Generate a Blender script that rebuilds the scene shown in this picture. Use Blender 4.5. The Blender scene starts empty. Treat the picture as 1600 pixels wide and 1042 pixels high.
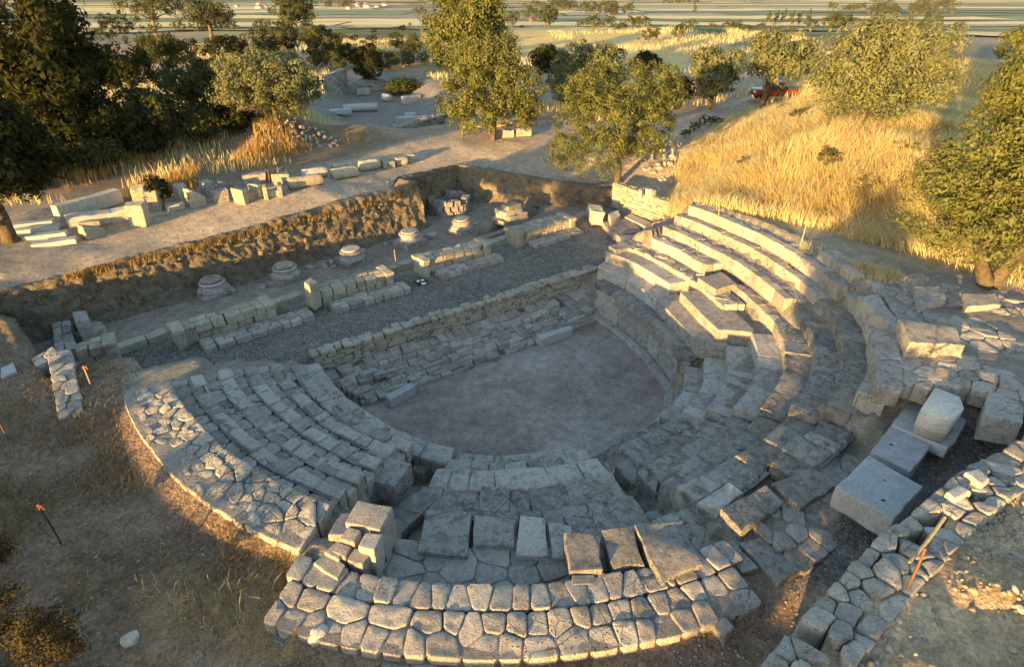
HAZE = 0.00004
import bpy, math, random
import numpy as np
from mathutils import Vector
rs = np.random.RandomState(7); random.seed(7)
S = bpy.context.scene
COL = S.collection
R = math.radians
# ------------------------------------------------------------------ camera model
F, HOR, CX, CY, CH = 940.0, -15.0, 800.0, 521.0, 10.0
TH = math.atan((CY - HOR) / F)
CT, ST = math.cos(TH), math.sin(TH)
def ray(u, v):
    x = (u - CX) / F; y = -(v - CY) / F
    return np.array([x, CT + y * ST, -ST + y * CT])
def W(u, v, z=0.0):
    d = ray(u, v); return np.array([0, 0, CH]) + d * ((z - CH) / d[2])
C0 = np.array([-0.39, 15.1])
cam = bpy.data.cameras.new('camera'); co = bpy.data.objects.new('camera', cam); COL.objects.link(co)
cam.sensor_width = 36; cam.lens = 36 * F / 1600; cam.clip_end = 20000; cam.clip_start = 0.1
co.location = (0, 0, CH); co.rotation_euler = (math.pi / 2 - TH, 0, 0); S.camera = co
# ------------------------------------------------------------------ value noise
def _h(i, j, k, s):
    n = (i * 374761393 + j * 668265263 + k * 2147483647 + s * 1274126177) & 0xffffffff
    n = ((n ^ (n >> 13)) * 1274126177) & 0xffffffff
    return ((n ^ (n >> 16)) & 0xffff) / 65535.0
def vn(p, s=0):
    p = np.asarray(p, float); f = np.floor(p); t = p - f; t = t * t * (3 - 2 * t); f = f.astype(np.int64)
    o = 0
    for a in (0, 1):
        for b in (0, 1):
            for c in (0, 1):
                w = (t[:, 0] if a else 1 - t[:, 0]) * (t[:, 1] if b else 1 - t[:, 1]) * (t[:, 2] if c else 1 - t[:, 2])
                o = o + w * _h(f[:, 0] + a, f[:, 1] + b, f[:, 2] + c, s)
    return o
def vn2(x, y, s=0, sc=1.0):
    return vn(np.c_[np.ravel(x) * sc, np.ravel(y) * sc, np.zeros(np.size(x))], s).reshape(np.shape(x))
def sm(a, b, x):
    t = np.clip((x - a) / (b - a), 0, 1); return t * t * (3 - 2 * t)
def in_poly(x, y, P):
    r = np.zeros(x.shape, bool); n = len(P)
    for i in range(n):
        x1, y1 = P[i]; x2, y2 = P[(i + 1) % n]
        c = ((y1 > y) != (y2 > y)) & (x < (x2 - x1) * (y - y1) / (y2 - y1 + 1e-12) + x1); r ^= c
    return r
def dist_poly(x, y, P, closed=True):
    d = np.full(x.shape, 1e9); n = len(P)
    for i in range(n if closed else n - 1):
        x1, y1 = P[i]; x2, y2 = P[(i + 1) % n]
        dx, dy = x2 - x1, y2 - y1; L = dx * dx + dy * dy + 1e-12
        t = np.clip(((x - x1) * dx + (y - y1) * dy) / L, 0, 1)
        d = np.minimum(d, np.hypot(x - x1 - t * dx, y - y1 - t * dy))
    return d
def sd(x, y, P):
    d = dist_poly(x, y, P); return np.where(in_poly(x, y, P), d, -d)
def PX(z, *pts):
    o = []
    for p in pts:
        q = W(p[0], p[1], p[2] if len(p) > 2 else z); o.append((q[0], q[1]))
    return o
# ------------------------------------------------------------------ site geometry (metres; origin under the camera)
OUTA = np.array([-180, -147, -120, -90, -70, -55, -38, -31, 0, 25, 40, 52, 75, 105, 130, 180.])
OUTZ = np.array([2.3, 2.35, 2.3, 2.15, 2.2, 2.5, 2.75, 3.62, 3.62, 3.45, 2.9, 2.15, 2.2, 2.75, 3.0, 2.3])
DA = np.array([-180, -166, -152, -135, -118, -101, -86, -70, -53, -40, -25, -10, 5, 26, 38, 51, 180.])
DR = np.array([.2, .2, -.04, -.17, -.08, .1, .12, .1, -.05, .12, .25, .2, -.08, -.2, -.05, .12, .12])
def dr(phi): return np.interp(phi, DA, DR)
RR = [4.85, 5.3, 5.85, 6.5, 7.15, 7.7, 8.22, 8.68, 9.1, 10.3]
ZR = [1.25, 1.62, 1.97, 2.27, 2.52, 2.76, 3.06, 3.38, 3.64, 3.66]      # right side treads
ZL = [1.28, 1.55, 1.82, 2.03, 2.22, 2.38, 2.62, 2.6, 2.58, 2.55]        # left side treads
ZF = [1.2, 1.5, 1.75, 1.78, 1.8, 1.84, 1.95, 2.05, 2.46, 2.42]           # front treads
ZR2 = [.85, 1.0, 1.35, 1.75, 2.1, 2.45, 2.76, 3.05, 3.32, 3.62]
ZR3 = [.82, 1.0, 1.32, 1.68, 2.0, 2.28, 2.48, 2.62, 2.6, 2.6]
def tread(r, phi, step=False):
    r = np.asarray(r, float); phi = np.asarray(phi, float)
    if step:
        k = np.clip(np.searchsorted(RR, r - .1) - 1, 0, len(RR) - 1); f = lambda T: np.array(T)[k]
    else: f = lambda T: np.interp(r, RR, T)
    o = f(ZR)
    for lo, T in ((-9.7, ZR2), (-40.6, ZR3), (-65.5, ZF), (-104, ZL)):
        o = np.where(phi < lo, f(T), o)
    st = ((phi < -65.5) & (phi > -69.4)) | ((phi < -100.5) & (phi > -108.8))
    return np.where(st & (r < 8.7), .45 + (r - 4.9) * .43 - .1, o)
PIT_RIM = PX(3, (-40, 470, 2.7), (330, 374, 2.9), (655, 285, 3.1), (628, 279, 3.1), (714, 259, 2.85), (830, 277, 2.5), (957, 299, 2.05))
PIT = PIT_RIM + PX(1.5, (954, 324), (1040, 352), (1012, 380), (970, 415, 1.4), (955, 445, 1.3), (905, 418, 1.3), (700, 490, 1.3), (495, 555, 1.3),
     (470, 585, 1.3), (400, 610, 1.3), (300, 615, 1.3), (250, 612, 1.3), (190, 612, 1.3), (150, 622, 1.3), (100, 650, 1.3), (62, 575, 1.3), (20, 500, 1.3), (-40, 480, 1.3))
STAGE = [tuple(W(495, 555, 1.3)[:2]), tuple(W(934, 420, 1.3)[:2])]
sdir = np.array(STAGE[1]) - np.array(STAGE[0]); sdir /= np.hypot(*sdir); snor = np.array([-sdir[1], sdir[0]])
HILL = PX(3.6, (1042, 288), (1075, 305), (1110, 316), (1157, 329), (1271, 351), (1339, 373), (1406, 394), (1500, 425), (1560, 452)) + [(16, 11.5), (40, 6), (60, 30), (40, 62), (24, 56)] + PX(3.2, (1165, 165), (1120, 190), (1060, 235))
RMOUND = PX(3.9, (1190, 1045), (1296, 923), (1391, 832), (1472, 764), (1594, 690), (1700, 600)) + [(16, 8), (16, -4), (1.5, -4)]
def gz(x, y):
    x = np.asarray(x, float); y = np.asarray(y, float)
    dx, dy = x - C0[0], y - C0[1]; r = np.hypot(dx, dy); phi = np.degrees(np.arctan2(dy, dx))
    d = np.hypot(x, y - 20)
    n1 = vn2(x, y, 3, .35) - .5; n2 = vn2(x, y, 5, 1.1) - .5; n3 = vn2(x, y, 9, .06) - .5
    h = 3.0 - 15.0 * sm(62, 480, d) + n3 * sm(25, 80, d) * 1.6
    h = h + 1.3 * np.exp(-((x - 24) / 26.) ** 2 - ((y - 122) / 17.) ** 2)
    # left bank of earth beyond the road, with spoil mounds
    for (u, v, z, rad, hh) in ((430, 225, 3, 2.2, .75), (465, 215, 3, 1.6, .6), (250, 225, 3, 3.5, .55), (160, 235, 3, 3., .6), (350, 215, 3, 2.5, .4), (560, 210, 3, 2., .5), (90, 255, 3, 3., .8)):
        q = W(u, v, z); h = h + hh * np.exp(-((x - q[0]) ** 2 + (y - q[1]) ** 2) / rad ** 2)
    EX = PX(3, (480, 190), (600, 200), (700, 190), (690, 150), (640, 120), (520, 130))
    h = h - 1.0 * sm(-1, 2, sd(x, y, EX))
    # theatre surroundings
    w = sm(19, 12.5, r) * sm(60, 40, np.abs(phi + 55) - 60) if False else sm(18, 12.5, r)
    h = h * (1 - w) + np.interp(phi, OUTA, OUTZ) * w
    sh = sd(x, y, HILL)
    h = h + (2.15 * sm(0, 7, sh) - 1.2 * sm(8, 17, sh) + .5 * n1 * sm(0.5, 4, sh)) * sm(75, 40, y)
    h = h + n1 * .12 + n2 * .05
    sm_ = sd(x, y, RMOUND)
    h = np.where(sm_ > .25, 3.92 + .06 * sm(.3, 3.5, sm_) + .12 * n1 + .12 * n2 + .38 * np.maximum(0, vn2(x, y, 31, 2.2) - .42) * sm(.6, 1.3, sm_), h)
    p = sd(x, y, PIT)
    nearR = dist_poly(x, y, PIT_RIM, False)
    side = (x - STAGE[0][0]) * snor[0] + (y - STAGE[0][1]) * snor[1]
    lim = np.where(nearR < .9, -.25, np.where((side > 0) & (r < 9), -.8, 0.0))
    h = np.where(p > lim, 1.24 + n1 * .05 + .12 * sm(25.5, 28.5, x * .5 + y), h)
    DIT = PX(.8, (745, 383), (790, 372), (850, 345), (838, 337), (790, 355), (752, 372))
    h = np.where(sd(x, y, DIT) > 0, 0.75, h)
    # cavea core under the seats
    cv = tread(np.clip(r - dr(phi), 4.85, 10.3), phi, True) - np.where(r < 5.6, .3, np.where((phi > -10) & (r < 7.75), .42, np.where((phi < -40.6) & (phi > -65.5), .24, .1)))
    side = (x - STAGE[0][0]) * snor[0] + (y - STAGE[0][1]) * snor[1]
    ang = (phi < np.where(r < 7, 51, 42)) & (phi > -164 + (r - 4.9) * 3.9)
    ang = ang | ((side < .02) & (r < 7.4) & (r > 5.08) & ((phi > 45) | (phi < -150)))
    side = (x - STAGE[0][0]) * snor[0] + (y - STAGE[0][1]) * snor[1]
    wc = np.where(ang & (r > 5.08) & (r < 9.0), 1.0, 0.0)
    wc = np.where(ang & (r >= 9.0), np.where(phi < -104.5, sm(9.45, 9.15, r), np.where(phi < -62, sm(10.6, 10.3, r), sm(9.9, 9.0, r))), wc)
    h = h * (1 - wc) + cv * wc
    orch = (r < 5.14) & (side < .02)
    h = np.where(orch, 0.0 + n2 * .015, h)
    return h
gz_exact = gz
GRID = {}
def gzf(x, y):
    """height read back from the finished ground sheet"""
    gx, gy, Z = GRID['g']; x = np.asarray(x, float); y = np.asarray(y, float)
    i = np.clip(np.searchsorted(gx, x) - 1, 0, len(gx) - 2); j = np.clip(np.searchsorted(gy, y) - 1, 0, len(gy) - 2)
    a = np.clip((x - gx[i]) / (gx[i + 1] - gx[i]), 0, 1); b = np.clip((y - gy[j]) / (gy[j + 1] - gy[j]), 0, 1)
    return Z[j, i] * (1 - a) * (1 - b) + Z[j, i + 1] * a * (1 - b) + Z[j + 1, i] * (1 - a) * b + Z[j + 1, i + 1] * a * b
TS = np.concatenate([np.arange(6, 80, .06), 80 * 1.0012 ** np.arange(4000)])
def at(u, v):
    d = ray(u, v); P = np.array([0, 0, CH]) + TS[:, None] * d; k = np.argmax(P[:, 2] < gz(P[:, 0], P[:, 1]))
    return P[k]
def G(x, y): return float(gz(np.array([x]), np.array([y]))[0])
# ------------------------------------------------------------------ mesh helpers
def mk_mesh(name, V, faces, mat=None, attrs=None, smooth=False):
    V = np.asarray(V, np.float32).reshape(-1, 3)
    faces = [np.asarray(f, np.int32) for f in faces if len(f)]
    me = bpy.data.meshes.new(name)
    me.vertices.add(len(V)); me.vertices.foreach_set('co', V.ravel())
    loops = np.concatenate([f.ravel() for f in faces]); tot = np.concatenate([np.full(len(f), f.shape[1], np.int32) for f in faces])
    st = np.concatenate([[0], np.cumsum(tot)[:-1]]).astype(np.int32)
    me.loops.add(len(loops)); me.loops.foreach_set('vertex_index', loops)
    me.polygons.add(len(tot)); me.polygons.foreach_set('loop_start', st); me.polygons.foreach_set('loop_total', tot)
    if smooth: me.polygons.foreach_set('use_smooth', np.ones(len(tot), bool))
    for k, a in (attrs or {}).items():
        a = np.asarray(a, np.float32)
        if a.ndim == 2:
            if a.shape[1] == 3: a = np.c_[a, np.ones(len(a), np.float32)]
            at_ = me.attributes.new(k, 'FLOAT_COLOR', 'POINT'); at_.data.foreach_set('color', a.astype(np.float32).ravel())
        else:
            at_ = me.attributes.new(k, 'FLOAT', 'POINT'); at_.data.foreach_set('value', a)
    me.update(calc_edges=True); me.validate()
    if mat: me.materials.append(mat)
    return me
def tag(o, label=None, cat=None, group=None, kind=None):
    if label: o['label'] = label
    if cat: o['category'] = cat
    if group: o['group'] = group
    if kind: o['kind'] = kind
    return o
def empty(name, loc, label, cat, group=None):
    o = bpy.data.objects.new(name, None); COL.objects.link(o); o.location = tuple(map(float, loc)); o.empty_display_size = .2
    return tag(o, label, cat, group)
TPL = {}
def tpl(nx, ny, nz):
    k = (nx, ny, nz)
    if k in TPL: return TPL[k]
    idx = {}; V = []; Fq = []
    def g(i, j, m):
        if (i, j, m) not in idx: idx[(i, j, m)] = len(V); V.append((i / nx * 2 - 1, j / ny * 2 - 1, m / nz * 2 - 1))
        return idx[(i, j, m)]
    for i in range(nx):
        for j in range(ny):
            Fq.append((g(i, j, nz), g(i + 1, j, nz), g(i + 1, j + 1, nz), g(i, j + 1, nz)))
            Fq.append((g(i, j, 0), g(i, j + 1, 0), g(i + 1, j + 1, 0), g(i + 1, j, 0)))
    for i in range(nx):
        for m in range(nz):
            Fq.append((g(i, 0, m), g(i + 1, 0, m), g(i + 1, 0, m + 1), g(i, 0, m + 1)))
            Fq.append((g(i, ny, m), g(i, ny, m + 1), g(i + 1, ny, m + 1), g(i + 1, ny, m)))
    for j in range(ny):
        for m in range(nz):
            Fq.append((g(0, j, m), g(0, j, m + 1), g(0, j + 1, m + 1), g(0, j + 1, m)))
            Fq.append((g(nx, j, m), g(nx, j + 1, m), g(nx, j + 1, m + 1), g(nx, j, m + 1)))
    TPL[k] = (np.array(V), np.array(Fq)); return TPL[k]
BEDS = {}
class MB:
    def __init__(s): s.V = []; s.Q = []; s.T = []; s.A = []; s.M = []; s.O = []; s.beds = []; s.n = 0
    def raw(s, V, quads=None, tris=None, rnd=None, amp=0.):
        V = np.asarray(V, float)
        if quads is not None and len(quads): s.Q.append(np.asarray(quads) + s.n)
        if tris is not None and len(tris): s.T.append(np.asarray(tris) + s.n)
        s.V.append(V); s.A.append(np.full(len(V), rs.rand() if rnd is None else rnd)); s.M.append(np.full(len(V), amp)); s.O.append(np.tile(rs.rand(1, 3) * 60, (len(V), 1))); s.n += len(V)
    def stone(s, q, h, rough=.03, p=9., res=.16, rnd=None, drop=0., tilt=.012):
        """q: four top corners (any z); h: height downwards"""
        q = np.asarray(q, float)
        L1 = np.linalg.norm(q[1] - q[0]); L2 = np.linalg.norm(q[3] - q[0])
        nx = int(np.clip(round(L1 / res), 3, 9)); ny = int(np.clip(round(L2 / res), 3, 9)); nz = int(np.clip(round(h / res), 3, 5))
        T, Fq = tpl(nx, ny, nz)
        hd = np.array([L1, L2, h]) / 2; rad = np.minimum(.21 / (p * (.75 + .5 * rs.rand())), hd.min() * .7)
        inn = hd - rad; nn = np.array([nx, ny, nz])
        # first and last lattice cells are the rounded edge strips
        Tc = np.where(T <= -1 + 1e-6, -1, np.where(T >= 1 - 1e-6, 1, T / np.where(nn > 2, 1 - 2 / nn, 1) * (inn / hd)))
        Pb = Tc * hd; ci = np.clip(Pb, -inn, inn); dv_ = Pb - ci; ln = np.linalg.norm(dv_, axis=1, keepdims=True)
        U = (ci + dv_ * np.where(ln > 1e-9, rad / np.maximum(ln, 1e-9), 0)) / hd
        a = (U[:, 0] + 1) / 2; b = (U[:, 1] + 1) / 2; c = (U[:, 2] - 1) / 2
        qq = q.copy(); qq[:, 2] += (rs.rand(4) - .5) * 2 * tilt - drop * rs.rand()
        qq[:, :2] += (rs.rand(4, 2) - .5) * rough * 1.2
        P = (qq[0] * ((1 - a) * (1 - b))[:, None] + qq[1] * (a * (1 - b))[:, None] + qq[2] * (a * b)[:, None] + qq[3] * ((1 - a) * b)[:, None])
        P[:, 2] += c * h
        s.raw(P, Fq, rnd=rnd, amp=rough)
    def poly(s, P, z, h, rough=.025, rnd=None, dome=.004, edge=.03):
        """stone with a polygonal outline P (n,2), top at z (number or (n,) heights)"""
        P = np.asarray(P, float); n = len(P); Z = np.broadcast_to(np.asarray(z, float), (n,))
        pts = []
        for i in range(n):                                           # cut the corners, then resample
            a, b = P[i], P[(i + 1) % n]; za, zb = Z[i], Z[(i + 1) % n]
            for t in (.14, .5, .86): pts.append((*(a + (b - a) * t), za + (zb - za) * t))
        pts = np.array(pts); m = len(pts); c = pts.mean(0); R_ = np.linalg.norm(pts[:, :2] - c[:2], axis=1).mean(); e = min(.4, edge / max(R_, .02))
        tl = (rs.rand(2) - .5) * .07; V = []
        for (k, dz) in ((.4, dome), (.75, dome * .7), (1 - e, dome * .4), (1 - e * .3, -edge * .3), (1., -edge), (1., -h)):
            q = c + (pts - c) * [k, k, 1]; q[:, 2] += dz + (q[:, :2] - c[:2]) @ tl; V.append(q)
        V = np.concatenate(V + [c[None] + [0, 0, dome * 1.2]]); j = np.arange(m); j2 = (j + 1) % m
        Qd = np.concatenate([np.stack([(r + 1) * m + j, (r + 1) * m + j2, r * m + j2, r * m + j], 1) for r in range(5)]); T = np.stack([np.full(m, 6 * m), j, j2], 1)
        a2 = np.sum(P[:, 0] * np.roll(P[:, 1], -1) - np.roll(P[:, 0], -1) * P[:, 1])
        if a2 < 0: Qd = Qd[:, ::-1]; T = T[:, ::-1]
        s.raw(V, Qd, T, rnd, rough * .6)
    def box(s, c, d, yaw=0., rough=.0, p=14., pitch=0., roll=0., rnd=None, res=.16):
        """stone box: centre of the base c, size d, rotated"""
        n = s.n
        hx, hy = d[0] / 2, d[1] / 2
        q = np.array([(-hx, -hy, d[2]), (hx, -hy, d[2]), (hx, hy, d[2]), (-hx, hy, d[2])])
        s.stone(q, d[2], rough, p, res, rnd, tilt=0)
        from mathutils import Euler
        M = np.array(Euler((roll, pitch, yaw)).to_matrix()); s.V[-1] = s.V[-1] @ M.T + np.asarray(c, float)
    def tube(s, pts, rad, k=8, cap=True, jit=0.):
        pts = np.asarray(pts, float); n = len(pts); rad = np.broadcast_to(rad, (n,))
        V = []; t0 = None
        for i in range(n):
            t = pts[min(i + 1, n - 1)] - pts[max(i - 1, 0)]; t /= np.linalg.norm(t) + 1e-9
            a = np.cross(t, (0.31, .95, .05)); a /= np.linalg.norm(a) + 1e-9; b = np.cross(t, a)
            for j in range(k):
                g = 2 * math.pi * j / k; V.append(pts[i] + rad[i] * (1 + jit * (rs.rand() - .5)) * (math.cos(g) * a + math.sin(g) * b))
        Q = [(i * k + j, i * k + (j + 1) % k, (i + 1) * k + (j + 1) % k, (i + 1) * k + j) for i in range(n - 1) for j in range(k)]
        T = []
        if cap:
            V += [pts[0], pts[-1]]
            for j in range(k): T.append((n * k, (j + 1) % k, j)); T.append((n * k + 1, (n - 1) * k + j, (n - 1) * k + (j + 1) % k))
        s.raw(V, Q, T)
    def lathe(s, c, prof, k=24, wob=.0):
        V = []; n = len(prof); off = rs.rand() * 9
        for (r_, z_) in prof:
            for j in range(k):
                g = 2 * math.pi * j / k; rr = r_ * (1 + wob * (math.sin(3 * g + off) + .6 * math.sin(7 * g + z_ * 9)))
                V.append((c[0] + rr * math.cos(g), c[1] + rr * math.sin(g), c[2] + z_))
        Q = [(i * k + j, i * k + (j + 1) % k, (i + 1) * k + (j + 1) % k, (i + 1) * k + j) for i in range(n - 1) for j in range(k)]
        V += [(c[0], c[1], c[2] + prof[0][1]), (c[0], c[1], c[2] + prof[-1][1])]; T = []
        for j in range(k): T.append((n * k, (j + 1) % k, j)); T.append((n * k + 1, (n - 1) * k + j, (n - 1) * k + (j + 1) % k))
        s.raw(V, Q, T)
    def data(s):
        V = np.concatenate(s.V); M = np.concatenate(s.M); k = M > 0
        if k.any():
            B = V[k] + np.concatenate(s.O)[k]; D = np.zeros_like(B)
            for i, (sc, am) in enumerate(((2.2, 1.0), (6.0, .7), (15., .4))):
                for ax in range(3): D[:, ax] += (vn(B * sc, 10 * i + ax) - .5) * 2 * am
            V[k] += D * M[k][:, None]
        return V, s.Q, s.T, np.concatenate(s.A)
    def build(s, name, mat, parent=None, loc=None, smooth=True):
        V, Q, T, A = s.data()
        if s.beds and parent is not None: BEDS.setdefault(parent.name, []).extend(s.beds)
        if parent is not None: o0 = np.array(parent.matrix_basis.translation) if parent.parent is None else np.array(parent.parent.matrix_basis.translation)
        elif loc is None: o0 = np.array([(V[:, 0].min() + V[:, 0].max()) / 2, (V[:, 1].min() + V[:, 1].max()) / 2, V[:, 2].min()])
        else: o0 = np.asarray(loc, float)
        V = V - o0
        fs = []
        if Q: fs.append(np.concatenate(Q))
        if T: fs.append(np.concatenate(T))
        me = mk_mesh(name, V, fs, mat, {'rnd': A}, smooth)
        if smooth and len(me.vertices) == len(V):                    # area weighted normals keep flat faces flat
            N = np.zeros_like(V)
            for f in fs:
                c = np.cross(V[f[:, 2]] - V[f[:, 0]], V[f[:, 3 if f.shape[1] == 4 else 1]] - V[f[:, 1 if f.shape[1] == 4 else 0]])
                if f.shape[1] == 3: c = np.cross(V[f[:, 1]] - V[f[:, 0]], V[f[:, 2]] - V[f[:, 0]])
                w_ = c * np.linalg.norm(c, axis=1, keepdims=True)
                for k_ in range(f.shape[1]): np.add.at(N, f[:, k_], w_)
            ln = np.linalg.norm(N, axis=1, keepdims=True); N = np.where(ln > 1e-14, N / np.maximum(ln, 1e-14), [0, 0, 1.])
            me.normals_split_custom_set_from_vertices([tuple(v) for v in N])
        o = bpy.data.objects.new(name, me); COL.objects.link(o)
        if parent is not None: o.parent = parent
        else: o.location = tuple(o0)
        return o
# ------------------------------------------------------------------ materials
def nodes(name):
    m = bpy.data.materials.new(name); m.use_nodes = True; nt = m.node_tree; nt.nodes.clear(); return m, nt
def nd(nt, t, **kw):
    n = nt.nodes.new(t)
    for k, v in kw.items():
        if k in ('operation', 'blend_type', 'data_type', 'attribute_name', 'noise_dimensions', 'feature', 'distance'): setattr(n, k, v); continue
        key = int(k[1:]) if k[0] == 'i' and k[1:].isdigit() else k.replace('_', ' ')
        if hasattr(v, 'is_output'): nt.links.new(v, n.inputs[key])
        else: n.inputs[key].default_value = v
    return n
def mix(nt, a, b, f, mode='MIX'):
    n = nt.nodes.new('ShaderNodeMix'); n.data_type = 'RGBA'; n.blend_type = mode; n.clamp_factor = True
    for idx, v in ((0, f), (6, a), (7, b)):
        if hasattr(v, 'is_output'): nt.links.new(v, n.inputs[idx])
        else: n.inputs[idx].default_value = v if idx == 0 else (tuple(v) + (1,))[:4]
    return n.outputs[2]
def ramp(nt, f, lo, hi):
    n = nd(nt, 'ShaderNodeMapRange', From_Min=lo, From_Max=hi); nt.links.new(f, n.inputs['Value']); return n.outputs[0]
def noise(nt, vec, sc, det=4, rough=.6):
    n = nd(nt, 'ShaderNodeTexNoise', Scale=sc, Detail=det, Roughness=rough); nt.links.new(vec, n.inputs['Vector']); return n.outputs[0]
def stone_mat(name, ca, cb, dark=(.10, .095, .09), lich=.35, bump=.6, tint=None, rough=.9, var=.6, darkness=.8):
    m, nt = nodes(name); pos = nd(nt, 'ShaderNodeNewGeometry').outputs['Position']
    rn = nd(nt, 'ShaderNodeAttribute', attribute_name='rnd').outputs['Fac']
    mul = lambda a, b: nd(nt, 'ShaderNodeMath', operation='MULTIPLY', i0=a, i1=b).outputs[0]
    big = noise(nt, pos, .9, 3); mid = noise(nt, pos, 5, 6, .7); fine = noise(nt, pos, 34, 5, .75); blot = noise(nt, pos, 11, 5, .7)
    c = mix(nt, ca, cb, ramp(nt, rn, 0.1, .9)); c = mix(nt, c, tint or (.43, .37, .32), ramp(nt, mid, .5, .72))
    c = mix(nt, c, dark, mul(ramp(nt, mid, .52, .34), min(1., lich * 1.3)))
    c = mix(nt, c, dark, mul(ramp(nt, blot, .56, .66), min(1., lich * 1.4)))
    c = mix(nt, c, tuple(min(.75, x * 1.35) for x in cb), mul(ramp(nt, blot, .40, .33), .5))
    v = nd(nt, 'ShaderNodeTexVoronoi', Scale=16.0); nt.links.new(pos, v.inputs['Vector'])
    pm = mul(ramp(nt, v.outputs['Distance'], .26, .10), ramp(nt, big, .42, .6))
    c = mix(nt, c, dark, mul(pm, darkness))
    wv = nd(nt, 'ShaderNodeVectorMath', operation='MULTIPLY_ADD', i1=(.22, .22, .22)); nt.links.new(nd(nt, 'ShaderNodeTexNoise', Scale=3.0).outputs[1], wv.inputs[0]); nt.links.new(pos, wv.inputs[2])
    ck = nd(nt, 'ShaderNodeTexVoronoi', Scale=2.6, feature='DISTANCE_TO_EDGE'); nt.links.new(wv.outputs[0], ck.inputs['Vector'])
    crk = mul(ramp(nt, ck.outputs['Distance'], .022, .004), ramp(nt, big, .5, .62)); c = mix(nt, c, dark, mul(crk, .4))
    g = nd(nt, 'ShaderNodeMapRange', From_Min=.25, From_Max=.75, To_Min=1 - var * .5, To_Max=1 + var * .5); nt.links.new(fine, g.inputs['Value'])
    vm = nd(nt, 'ShaderNodeVectorMath', operation='MULTIPLY'); nt.links.new(c, vm.inputs[0]); nt.links.new(g.outputs[0], vm.inputs[1])
    hgt = nd(nt, 'ShaderNodeMath', operation='MULTIPLY_ADD', i0=mid, i1=1.8, i2=fine).outputs[0]
    hgt = nd(nt, 'ShaderNodeMath', operation='SUBTRACT', i0=hgt, i1=pm).outputs[0]; hgt = nd(nt, 'ShaderNodeMath', operation='SUBTRACT', i0=hgt, i1=crk).outputs[0]
    b = nd(nt, 'ShaderNodeBump', Strength=bump, Distance=.06, Height=hgt)
    p = nd(nt, 'ShaderNodeBsdfPrincipled', Base_Color=vm.outputs[0], Roughness=rough, Normal=b.outputs[0]); p.inputs['Specular IOR Level'].default_value = .2
    nd(nt, 'ShaderNodeOutputMaterial', Surface=p.outputs[0]); return m
def plain_mat(name, col, rough=.7, metal=0., bump=.2, sc=20, var=.3):
    m, nt = nodes(name); pos = nd(nt, 'ShaderNodeNewGeometry').outputs['Position']
    a = noise(nt, pos, sc, 4)
    c = mix(nt, tuple(x * (1 - var) for x in col), tuple(min(1, x * (1 + var)) for x in col), a)
    b = nd(nt, 'ShaderNodeBump', Strength=bump, Distance=.02, Height=a)
    p = nd(nt, 'ShaderNodeBsdfPrincipled', Base_Color=c, Roughness=rough, Metallic=metal, Normal=b.outputs[0])
    nd(nt, 'ShaderNodeOutputMaterial', Surface=p.outputs[0]); return m
def leaf_mat(name, ca, cb, trans=.3):
    m, nt = nodes(name); rn = nd(nt, 'ShaderNodeAttribute', attribute_name='rnd').outputs['Fac']
    c = mix(nt, ca, cb, rn)
    d = nd(nt, 'ShaderNodeBsdfDiffuse', Color=c); t = nd(nt, 'ShaderNodeBsdfTranslucent', Color=c)
    mx = nd(nt, 'ShaderNodeMixShader', Fac=trans); nt.links.new(d.outputs[0], mx.inputs[1]); nt.links.new(t.outputs[0], mx.inputs[2])
    nd(nt, 'ShaderNodeOutputMaterial', Surface=mx.outputs[0]); return m
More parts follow.
